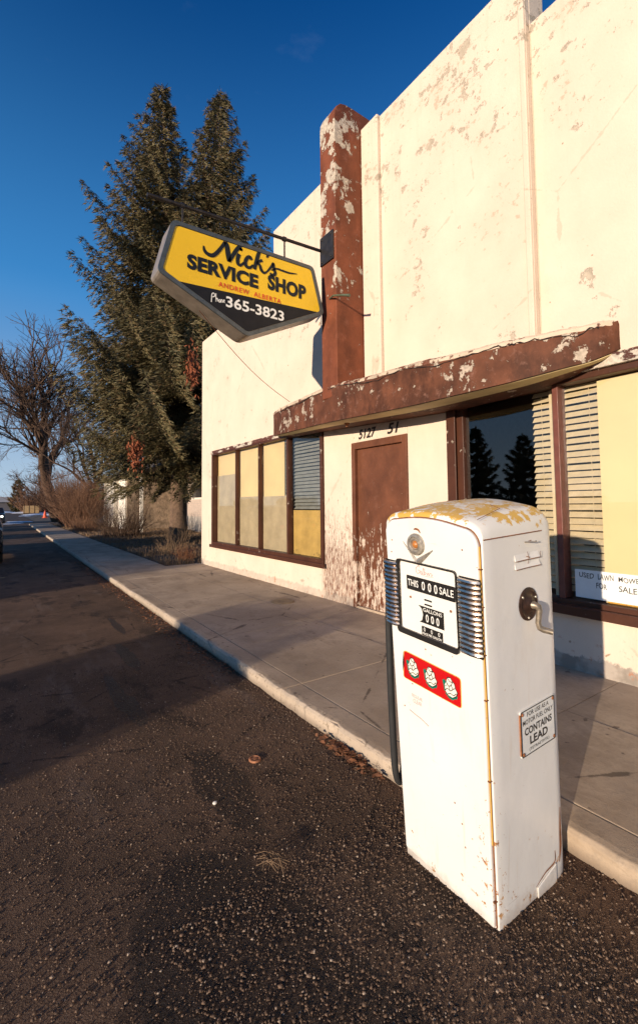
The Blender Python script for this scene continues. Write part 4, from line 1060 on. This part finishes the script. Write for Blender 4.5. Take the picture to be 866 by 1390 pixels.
# bare trees
def bare(root, H, r0, seed, lean=(0, 0), gen=6, spread=.55, twig_mat='baretree', first=.22, nseg=5):
    g_ = np.random.default_rng(seed); segs = []; thin = []
    def rec(p, d, L, r, lv):
        q = p.copy(); dd = d.copy()
        for i in range(nseg if lv < 4 else 3):
            st_ = L / (nseg if lv < 4 else 3); dd = dd + g_.normal(size=3) * .10 + np.array([0, 0, .035]); dd /= np.linalg.norm(dd)
            n_ = q + dd * st_; ra = r * (1 - .35 * i / nseg); rb_ = r * (1 - .35 * (i + 1) / nseg)
            (segs if lv < 3 else thin).append((*q, *n_, ra, rb_)); q = n_
            if lv >= 1 and lv < gen and i >= 1 and g_.random() < .55:
                ch = dd + g_.normal(size=3) * spread; ch /= np.linalg.norm(ch); rec(q.copy(), ch, L * (.45 + .25 * g_.random()), rb_ * .55, lv + 1)
        if lv < gen:
            for c_ in range(2 if lv else 4):
                ch = dd + g_.normal(size=3) * spread; ch[2] += .12; ch /= np.linalg.norm(ch)
                rec(q.copy(), ch, L * (.66 + .18 * g_.random()) * (1.25 if lv == 0 else 1), max(r * .62, .007), lv + 1)
    d0 = np.array([lean[0], lean[1], 1.]); d0 /= np.linalg.norm(d0)
    rec(np.zeros(3), d0, H * first, r0, 0)
    V, F = tubes(segs, 8); tr = fast_mesh('trunk', V, F, 'baretree', root)
    V, F = tubes(thin, 3); cr_b = fast_mesh('branches', V, F, twig_mat, root)
    return len(thin)
bt = empty('bare_tree', (4.5, 50.8, 0), 'big leaning leafless tree at the far end of the sidewalk', 'tree')
print('twigs', bare(bt, 19.5, .62, 21, (-.38 * ax_r[0] * 1.3, .5 * ax_r[1]), 7, .50))
bt2 = empty('bare_tree', (6.6, 46.5, 0), 'smaller upright leafless tree between the leaning tree and the spruce', 'tree')
bare(bt2, 13.5, .26, 33, (.0, .05), 6, .42)
bt3 = empty('bare_tree', (9.5, 165, 0), 'distant pale leafless tree far down the street', 'tree')
bare(bt3, 19, .5, 5, (.0, .0), 5, .5)

def shrub(name, loc, rx, ry, h, n, label, mat='twig', seed=0, r=.012, cat='shrub', group=None, fork=3, splay=.5):
    g_ = np.random.default_rng(seed); segs = []
    for i in range(n):
        a = g_.random() * 6.28; rr = math.sqrt(g_.random())
        p = np.array([rr * rx * .8 * math.cos(a), rr * ry * .8 * math.sin(a), 0.]); d = np.array([math.cos(a) * splay * rr, math.sin(a) * splay * rr, 1.]) + g_.normal(size=3) * .14
        L = h * (.55 + .5 * g_.random()); m = 6; rad = r
        for j in range(m):
            d = d + g_.normal(size=3) * .13; d /= np.linalg.norm(d); q = p + d * L / m
            segs.append((*p, *q, rad, rad * .8)); rad *= .82
            if j > 0:
                for c_ in range(fork):
                    if g_.random() < .6:
                        e = d + g_.normal(size=3) * .55; e /= np.linalg.norm(e); l2 = L * .22 * g_.random() + .04
                        q2 = q + e * l2; segs.append((*q, *q2, rad * .7, rad * .35)); e2 = e + g_.normal(size=3) * .6; e2 /= np.linalg.norm(e2); segs.append((*q2, *(q2 + e2 * l2 * .7), rad * .35, rad * .2))
            p = q
    V, F = tubes(segs, 3); o_ = fast_mesh(name, V, F, mat); o_.location = loc
    return tag(o_, label, cat, group)
shrub('bare_shrub', (4.2, 34.0, .08), 1.0, 2.8, 3.3, 260, 'big rounded reddish brown leafless shrub beside the sidewalk', seed=1, r=.022, fork=4)
shrub('bare_shrub', (4.6, 38.5, .08), 1.3, 3.2, 4.6, 260, 'tall brown leafless thicket behind the rounded shrub', seed=2, r=.028, fork=4)
shrub('bare_shrub', (4.5, 22.6, .08), 1.0, 1.5, 1.6, 170, 'dark twiggy shrub in front of the white porch', mat='baretree', seed=3, r=.014)
shrub('bare_shrub', (3.8, 28.5, .08), .6, 1.8, .8, 110, 'low rusty shrub spilling towards the sidewalk', seed=8, r=.012)
shrub('dry_grass_clump', (4.55, 14.6, .06), .42, .5, 1.1, 34, 'tall dry reeds in front of the spruce trunk', mat='straw', seed=4, r=.009, cat='dry plant', fork=1, splay=.35)
shrub('dry_grass_clump', (4.05, 13.4, .06), .36, .6, .5, 60, 'short straw coloured tuft near the corner of the shop', mat='straw', seed=5, r=.006, cat='dry plant', fork=1, splay=.6)
shrub('dry_grass_clump', (3.85, 11.5, .06), .14, .45, .45, 90, 'rusty tuft against the foot of the shop corner', mat='leaf', seed=6, r=.005, cat='dry plant', fork=1, splay=.5)
# turf of dead blades
n = 26000
X_ = 3.2 + 6 * rng.random(n) ** 1.3; Y_ = 10.8 + 30 * rng.random(n) ** 1.2; a = rng.random(n) * 6.28; h = .05 + .14 * rng.random(n); w = .006 + .006 * rng.random(n)
dx, dy = np.cos(a), np.sin(a); le = .6 * h * (rng.random(n) - .2)
V = np.stack([np.stack([X_ - dx * w, Y_ - dy * w, np.full(n, .05)], -1), np.stack([X_ + dx * w, Y_ + dy * w, np.full(n, .05)], -1), np.stack([X_ - dy * le, Y_ + dx * le, .05 + h], -1)], 1).reshape(-1, 3)
tag(fast_mesh('dead_turf', V, np.arange(3 * n).reshape(-1, 3), simple('dead_turf_blades', (.21, .125, .06), .9, var=.5, scale=4).name if False else 'straw', nper=3), 'short dead grass in the bed beside the sidewalk', 'grass', kind='stuff')

# ------------------------------------------------------------------ neighbour's house
hs = empty('neighbour_house', (8.6, 28, 0), 'white stucco house with stone porch seen under the spruce boughs', 'house')
hp_ = lambda mb, name, mat, **k: hang(mb.build(name, mat, **k), hs)
mb = MB(); mb.box(8.5, 16, 18, 27.95, 0, 3.2); mb.box(8.5, 16, 28, 37, 0, 3.2); hp_(mb, 'wall', 'siding')
mb = MB()
for i in range(20): mb.box(8.46, 8.50, 18, 27.9, .9 + i * .115, .9 + i * .115 + .10)
hp_(mb, 'siding_boards', simple('pinkish_boards', (.52, .42, .36), .8))
mb = MB(); mb.box(5.85, 8.5, 28.4, 30.2, 0, 3.3); mb.box(5.85, 8.5, 31.8, 35.2, 0, 3.3); mb.box(6.3, 8.5, 30.2, 31.8, 0, 3.3); hp_(mb, 'porch_wall', 'whitewall', bevel=.03)
mb = MB(); mb.box(5.95, 8.5, 28.25, 28.4, 0, 3.1); hp_(mb, 'stone_facing', 'stone')
for x in (5.9, 7.9):
    mb = MB(); mb.box(x, x + .15, 24.9, 25.05, .1, 3.0); hp_(mb, 'porch_post', 'whitewall')
mb = MB(); mb.box(8.40, 8.455, 22.2, 24.2, 1.8, 2.75); f_ = hp_(mb, 'window', 'whitewall')
mb = MB(); mb.box(8.385, 8.398, 22.32, 24.08, 1.9, 2.65); sub(mb, 'pane', 'carglass', f_)
mb = MB(); mb.prism([(5.4, 3.2), (16.5, 3.2), (11, 6.0)], lambda x, z: (x, 17.5, z), lambda x, z: (x, 37.4, z)); hp_(mb, 'roof', 'shingle')
mb = MB(); mb.lathe([(.02, 0), (.12, .03), (.16, .12), (.12, .22), (.02, .25)], lambda x, y, h: (4.5 + x, 45.2 + y, .09 + h), 14)
tag(mb.build('white_ball', 'whitewall', smooth=True), 'small white ball lying at the foot of the leaning tree', 'ball')
mb = MB(); mb.box(4.15, 4.65, 46.6, 47.1, .0, .42); mb.box(4.1, 4.7, 46.55, 47.15, .42, .5)
tag(mb.build('planter_pot', simple('terracotta_pot', (.35, .09, .04), .8), bevel=.04), 'squat terracotta pot beside the white ball', 'pot')

# ------------------------------------------------------------------ cone, crate, snow, far things
cn = empty('traffic_cone', (4.58, 70.6, 0), 'bright orange traffic cone standing at the far corner', 'cone')
mb = MB(); mb.lathe([(.27, 0.04), (.05, 1.05), (.045, 1.05)], lambda x, y, h: (x, y, h), 18); o_ = mb.build('cone_body', 'orange', cn, smooth=True)
mb = MB(); mb.box(-.32, .32, -.32, .32, 0, .05); mb.build('cone_base', 'orange', cn, bevel=.02)
ct = empty('wooden_crate', (5.1, 119, 0), 'pale plywood crate far down the street', 'crate')
mb = MB(); mb.box(-1.5, 1.5, -.8, .8, .12, 1.75); mb.build('panels', 'crate', ct, bevel=.02)
mb = MB()
for x in (-1.5, -.5, .5, 1.4): mb.box(x, x + .1, -.83, -.802, .12, 1.75)
mb.box(-1.5, 1.5, -.8, .8, 0, .12); mb.build('battens', 'baretree', ct)
def snow(cx, cy, rx, ry, h, seed):
    g_ = np.random.default_rng(seed); mb = MB(); N = 26; rings = [(1., 0), (.85, .6), (.55, .9), (.2, 1.)]
    ph = g_.random(4) * 6.28
    vs = []
    for r, hh in rings:
        for k in range(N):
            a = 2 * math.pi * k / N; w = 1 + .22 * math.sin(3 * a + ph[0]) + .15 * math.sin(5 * a + ph[1]) + .1 * math.sin(8 * a + ph[2])
            vs.append((cx + rx * r * w * math.cos(a), cy + ry * r * w * math.sin(a), .004 + h * hh * (1 + .15 * g_.normal())))
    fs = [(i * N + k, i * N + (k + 1) % N, (i + 1) * N + (k + 1) % N, (i + 1) * N + k) for i in range(3) for k in range(N)] + [tuple(3 * N + k for k in range(N))]
    mb.add(vs, fs); return mb
mb = MB()
for i, a in enumerate([(6.5, 100, 3.2, 5, .18), (8, 92, 2.4, 3, .12), (1.2, 54, 1.0, 2.2, .05), (.2, 49, 1.1, 1.2, .03), (5.8, 128, 4, 6, .3), (-2, 150, 6, 10, .3), (3.0, 88, .9, 2.5, .06), (9.5, 105, 2, 4, .35), (6.2, 19.5, .4, .9, .05)]):
    q = snow(*a, i); mb.add(q.v, q.f)
tag(mb.build('snow_patches', 'snow', smooth=True), 'thin old snow patches at the far crossing', 'snow', kind='stuff')
for i, (x, y, w, h, lb) in enumerate(((-6, 240, 26, 6, 'far low dark house with snowy roof at the left end of the street'), (22, 300, 30, 5, 'far low house beyond the crossing on the right'))):
    fh = empty('distant_house', (x, y, 0), lb, 'house')
    mb = MB(); mb.box(-w / 2, w / 2, 0, 10, 0, h * .6); mb.build('wall', simple('far_wall', (.12, .11, .12), .9), fh)
    mb = MB(); mb.prism([(-1, h * .6), (11, h * .6), (5, h)], lambda a, z: (-w / 2 - .5, a, z), lambda a, z: (w / 2 + .5, a, z)); mb.build('roof', 'shingle' if i else 'siding', fh)
    mb = MB(); mb.box(-w / 4, -w / 4 + 2, -.1, -.01, 1.2, 2.6); mb.build('window', 'carglass', fh)
for i, (x, y, rx, h, lb) in enumerate(((7.5, 128, 5, 7, 'rusty brown bush behind the plywood crate'), (13, 112, 6, 6.5, 'dark bare thicket right of the crate'), (18, 150, 9, 8, 'wide far thicket behind the crossing'))):
    shrub('far_shrub', (x, y, 0), rx, 3., h, 260, lb, seed=40 + i, r=.09, fork=4, mat='twig' if i == 0 else 'baretree')
fs_ = empty('spruce_tree', (3.2, 150, 0), 'tiny far spruce left of the distant leafless tree', 'tree')
spruce(fs_, 9, .5, 12, ((0, 0, 1.),), 4., 2.6, .4, .5)

# ------------------------------------------------------------------ cars
def car(loc, rz, label, group):
    r_ = empty('parked_car', loc, label, 'car', group, rz)
    prof = [(-2.2, .35), (-2.28, .6), (-2.2, .92), (-1.75, .98), (-1.15, 1.42), (.35, 1.45), (1.05, 1.0), (1.95, .88), (2.2, .72), (2.25, .4), (2.1, .28), (-2.1, .28)]
    mb = MB()
    secs = [(-.90, .94), (-.84, 1.), (-.55, 1.), (.55, 1.), (.84, 1.), (.90, .94)]
    n = len(prof); vs = []
    for x, s_ in secs:
        for y, z in prof:
            k = 1. if z < 1. else 1 - (z - 1.) * .35
            vs.append((x * k, y * (.985 if abs(x) > .85 else 1), .3 + (z - .3) * (s_ if z > .9 else 1)))
    fs = [(i * n + j, i * n + (j + 1) % n, (i + 1) * n + (j + 1) % n, (i + 1) * n + j) for i in range(len(secs) - 1) for j in range(n)] + [tuple(range(n)), tuple((len(secs) - 1) * n + j for j in range(n))]
    mb.add(vs, fs); mb.build('body', 'carpaint', r_, bevel=.03)
    for s_ in (-1, 1):
        for y0, y1 in ((-1.15, -.30), (-.22, .68)):
            mb = MB(); mb.add([(s_ * .862, y0 + (0 if y0 > -1 else -.25), 1.03), (s_ * .862, y1 + (.12 if y1 > .5 else 0), 1.03), (s_ * .795, y1 - .30 if y1 > .5 else y1, 1.36), (s_ * .795, y0, 1.36)], [(0, 1, 2, 3)]); mb.build('side_window', 'carglass', r_)
        for y, nm, mt in ((2.21, 'headlight', 'lamp'), (-2.255, 'tail_light', 'red')):
            mb = MB(); mb.lathe([(.085, 0), (.08, .03), (.04, .045)], lambda a, b, h: (s_ * .68 + a * 1.3, y + (h if y > 0 else -h), .68 + b), 12); mb.build(nm, mt, r_)
        for y in (-1.38, 1.38):
            w = empty('wheel', (s_ * .82, y, .32)); w.parent = r_
            mb = MB(); mb.lathe([(.20, -.10), (.30, -.10), (.32, -.07), (.32, .07), (.30, .10), (.20, .10)], lambda a, b, h: (h, a, b), 24); mb.build('tyre', 'rubber', w)
            mb = MB(); mb.lathe([(.19, .0), (.19, .085), (.06, .102), (.0001, .104)], lambda a, b, h: (s_ * h, a, b), 16); mb.build('rim', 'rim', w)
    mb = MB(); mb.box(-.86, .86, -2.34, -2.22, .38, .56); mb.build('bumper', 'blackm', r_, bevel=.02); mb = MB(); mb.box(-.86, .86, 2.2, 2.3, .36, .54); mb.build('bumper', 'blackm', r_, bevel=.02)
    return r_
lm = NT('lit_headlamp'); lm.lk((1, .98, .9), lm.b.inputs['Base Color']); lm.lk((1, .97, .85), lm.b.inputs['Emission Color']); lm.b.inputs['Emission Strength'].default_value = 2.5; M['lamp'] = lm.m
car((-.905, 16.4, 0), 0, 'dark car parked at the left edge of the road, seen from behind', None)
car((-.78, 50.5, 0), math.pi, 'far dark car facing up the road with a lit headlight', None)

# unseen low hedges added across the street to lay shadows over the road
def shadow_hedge(y0, y1, h, label, x=-7.6, w=.8, seed=0):
    g_ = np.random.default_rng(seed); n = int(2600 * (y1 - y0) * h)
    P = np.stack([x + (g_.random(n) - .5) * w, y0 + (y1 - y0) * g_.random(n), h * g_.random(n) ** .8 * (1 + .06 * g_.normal(size=n))], -1)
    Dd = g_.normal(size=(n, 3)); Dd /= np.linalg.norm(Dd, axis=1, keepdims=True); u_ = np.cross(Dd, g_.normal(size=(n, 3))); u_ /= np.linalg.norm(u_, axis=1, keepdims=True)
    V = np.stack([P - Dd * .05, P + u_ * .035, P + Dd * .05, P - u_ * .035], 1).reshape(-1, 3)
    o_ = fast_mesh('shadow_hedge', V, np.arange(n * 4).reshape(-1, 4), 'shadow_hedge'); tag(o_, label, 'shadow_hedge', 'unseen shadow casters across the street')
shadow_hedge(.5, 2.3, 1.50, 'unseen leafy shadow caster across the street opposite the shop door', seed=1)
shadow_hedge(6.6, 12.2, 1.6, 'long unseen leafy shadow caster across the street left of the door', seed=2)
shadow_hedge(15.2, 19., 1.7, 'unseen leafy shadow caster across the street before the spruce lot', seed=3)
shadow_hedge(23, 27., 1.8, 'unseen leafy shadow caster across the street at the spruce lot', seed=4)
shadow_hedge(31, 34., 1.8, 'unseen leafy shadow caster across the street near the crossing', seed=5)

# ------------------------------------------------------------------ light, sky, camera
EL = R(7.4); dirx, diry = .945, .327
world = bpy.data.worlds.new('World'); scn.world = world; world.use_nodes = True
nt = world.node_tree; nn = nt.nodes; nn.clear()
out = nn.new('ShaderNodeOutputWorld'); bg = nn.new('ShaderNodeBackground'); sky = nn.new('ShaderNodeTexSky')
sky.sky_type = 'NISHITA'; sky.sun_disc = False; sky.sun_elevation = EL
az = math.atan2(-dirx, -diry)   # direction to the sun, from +Y clockwise
sky.sun_rotation = az; sky.altitude = 600; sky.air_density = 1.0; sky.dust_density = .0; sky.ozone_density = 2.6
# thin cirrus
tc = nn.new('ShaderNodeTexCoord'); mp = nn.new('ShaderNodeMapping'); mp.inputs['Scale'].default_value = (2.6, 2.6, 7.); mp.inputs['Location'].default_value = (3.1, 1.7, .4); nz = nn.new('ShaderNodeTexNoise'); nz.inputs['Scale'].default_value = 2.6; nz.inputs['Detail'].default_value = 8; nz.inputs['Roughness'].default_value = .6
rp = nn.new('ShaderNodeMapRange'); rp.inputs[1].default_value = .66; rp.inputs[2].default_value = .82; rp.inputs[4].default_value = .015
mx = nn.new('ShaderNodeMix'); mx.data_type = 'RGBA'; mx.inputs[7].default_value = (9., 9.5, 10.5, 1)
L_ = nt.links.new
L_(tc.outputs['Generated'], mp.inputs[0]); L_(mp.outputs[0], nz.inputs['Vector']); L_(nz.outputs[0], rp.inputs[0]); L_(rp.outputs[0], mx.inputs[0])
gm = nn.new('ShaderNodeHueSaturation'); gm.inputs['Saturation'].default_value = 1.3; gm.inputs['Hue'].default_value = .518
L_(sky.outputs[0], gm.inputs['Color']); L_(gm.outputs[0], mx.inputs[6]); 
sx = nn.new('ShaderNodeSeparateXYZ'); L_(tc.outputs['Generated'], sx.inputs[0])
def grade(src, z0, z1, f, pw, col):
    r2 = nn.new('ShaderNodeMapRange'); L_(sx.outputs[2], r2.inputs[0]); r2.inputs[1].default_value = z0; r2.inputs[2].default_value = z1; r2.inputs[3].default_value = 0.; r2.inputs[4].default_value = 1.
    p2 = nn.new('ShaderNodeMath'); p2.operation = 'POWER'; L_(r2.outputs[0], p2.inputs[0]); p2.inputs[1].default_value = pw
    p3 = nn.new('ShaderNodeMath'); p3.operation = 'MULTIPLY'; L_(p2.outputs[0], p3.inputs[0]); p3.inputs[1].default_value = f
    m2 = nn.new('ShaderNodeMix'); m2.data_type = 'RGBA'; L_(p3.outputs[0], m2.inputs[0]); L_(src, m2.inputs[6]); m2.inputs[7].default_value = col
    return m2
m1 = grade(mx.outputs[2], .78, .38, .88, 1.3, (.32, 1.6, 3.7, 1))
m2 = grade(m1.outputs[2], .42, .0, .92, 1.4, (3.0, 3.7, 4.3, 1))
L_(m2.outputs[2], bg.inputs[0]); bg.inputs[1].default_value = .13
L_(bg.outputs[0], out.inputs[0])
sd_ = bpy.data.lights.new('sun', 'SUN'); sd_.energy = 4.6; sd_.angle = R(.55); sd_.color = (1., .825, .64)
so = bpy.data.objects.new('sun', sd_); COL.objects.link(so)
so.rotation_euler = Vector((dirx * math.cos(EL), diry * math.cos(EL), -math.sin(EL))).to_track_quat('-Z', 'Y').to_euler()

cam = bpy.data.cameras.new('camera'); co = bpy.data.objects.new('camera', cam); COL.objects.link(co); scn.camera = co
cam.sensor_fit = 'HORIZONTAL'; cam.sensor_width = 36; cam.lens = 36 * 614 / 866; cam.shift_y = -45 / 866; cam.clip_start = .05; cam.clip_end = 2000
pitch = math.atan(34 / 614); roll = .01
fw = Vector((math.sin(yaw) * math.cos(pitch), math.cos(yaw) * math.cos(pitch), math.sin(pitch))); rt = Vector((math.cos(yaw), -math.sin(yaw), 0)); up = rt.cross(fw)
RR = rt * math.cos(roll) - up * math.sin(roll); UU = rt * math.sin(roll) + up * math.cos(roll)
co.matrix_world = Matrix(((RR.x, UU.x, -fw.x, 0), (RR.y, UU.y, -fw.y, 0), (RR.z, UU.z, -fw.z, 1.5), (0, 0, 0, 1)))
scn.view_settings.view_transform = 'Standard'; scn.view_settings.look = 'None'; scn.view_settings.exposure = .40; scn.view_settings.gamma = 1
scn.cycles.max_bounces = 6; scn.cycles.transparent_max_bounces = 12; scn.cycles.use_denoising = True
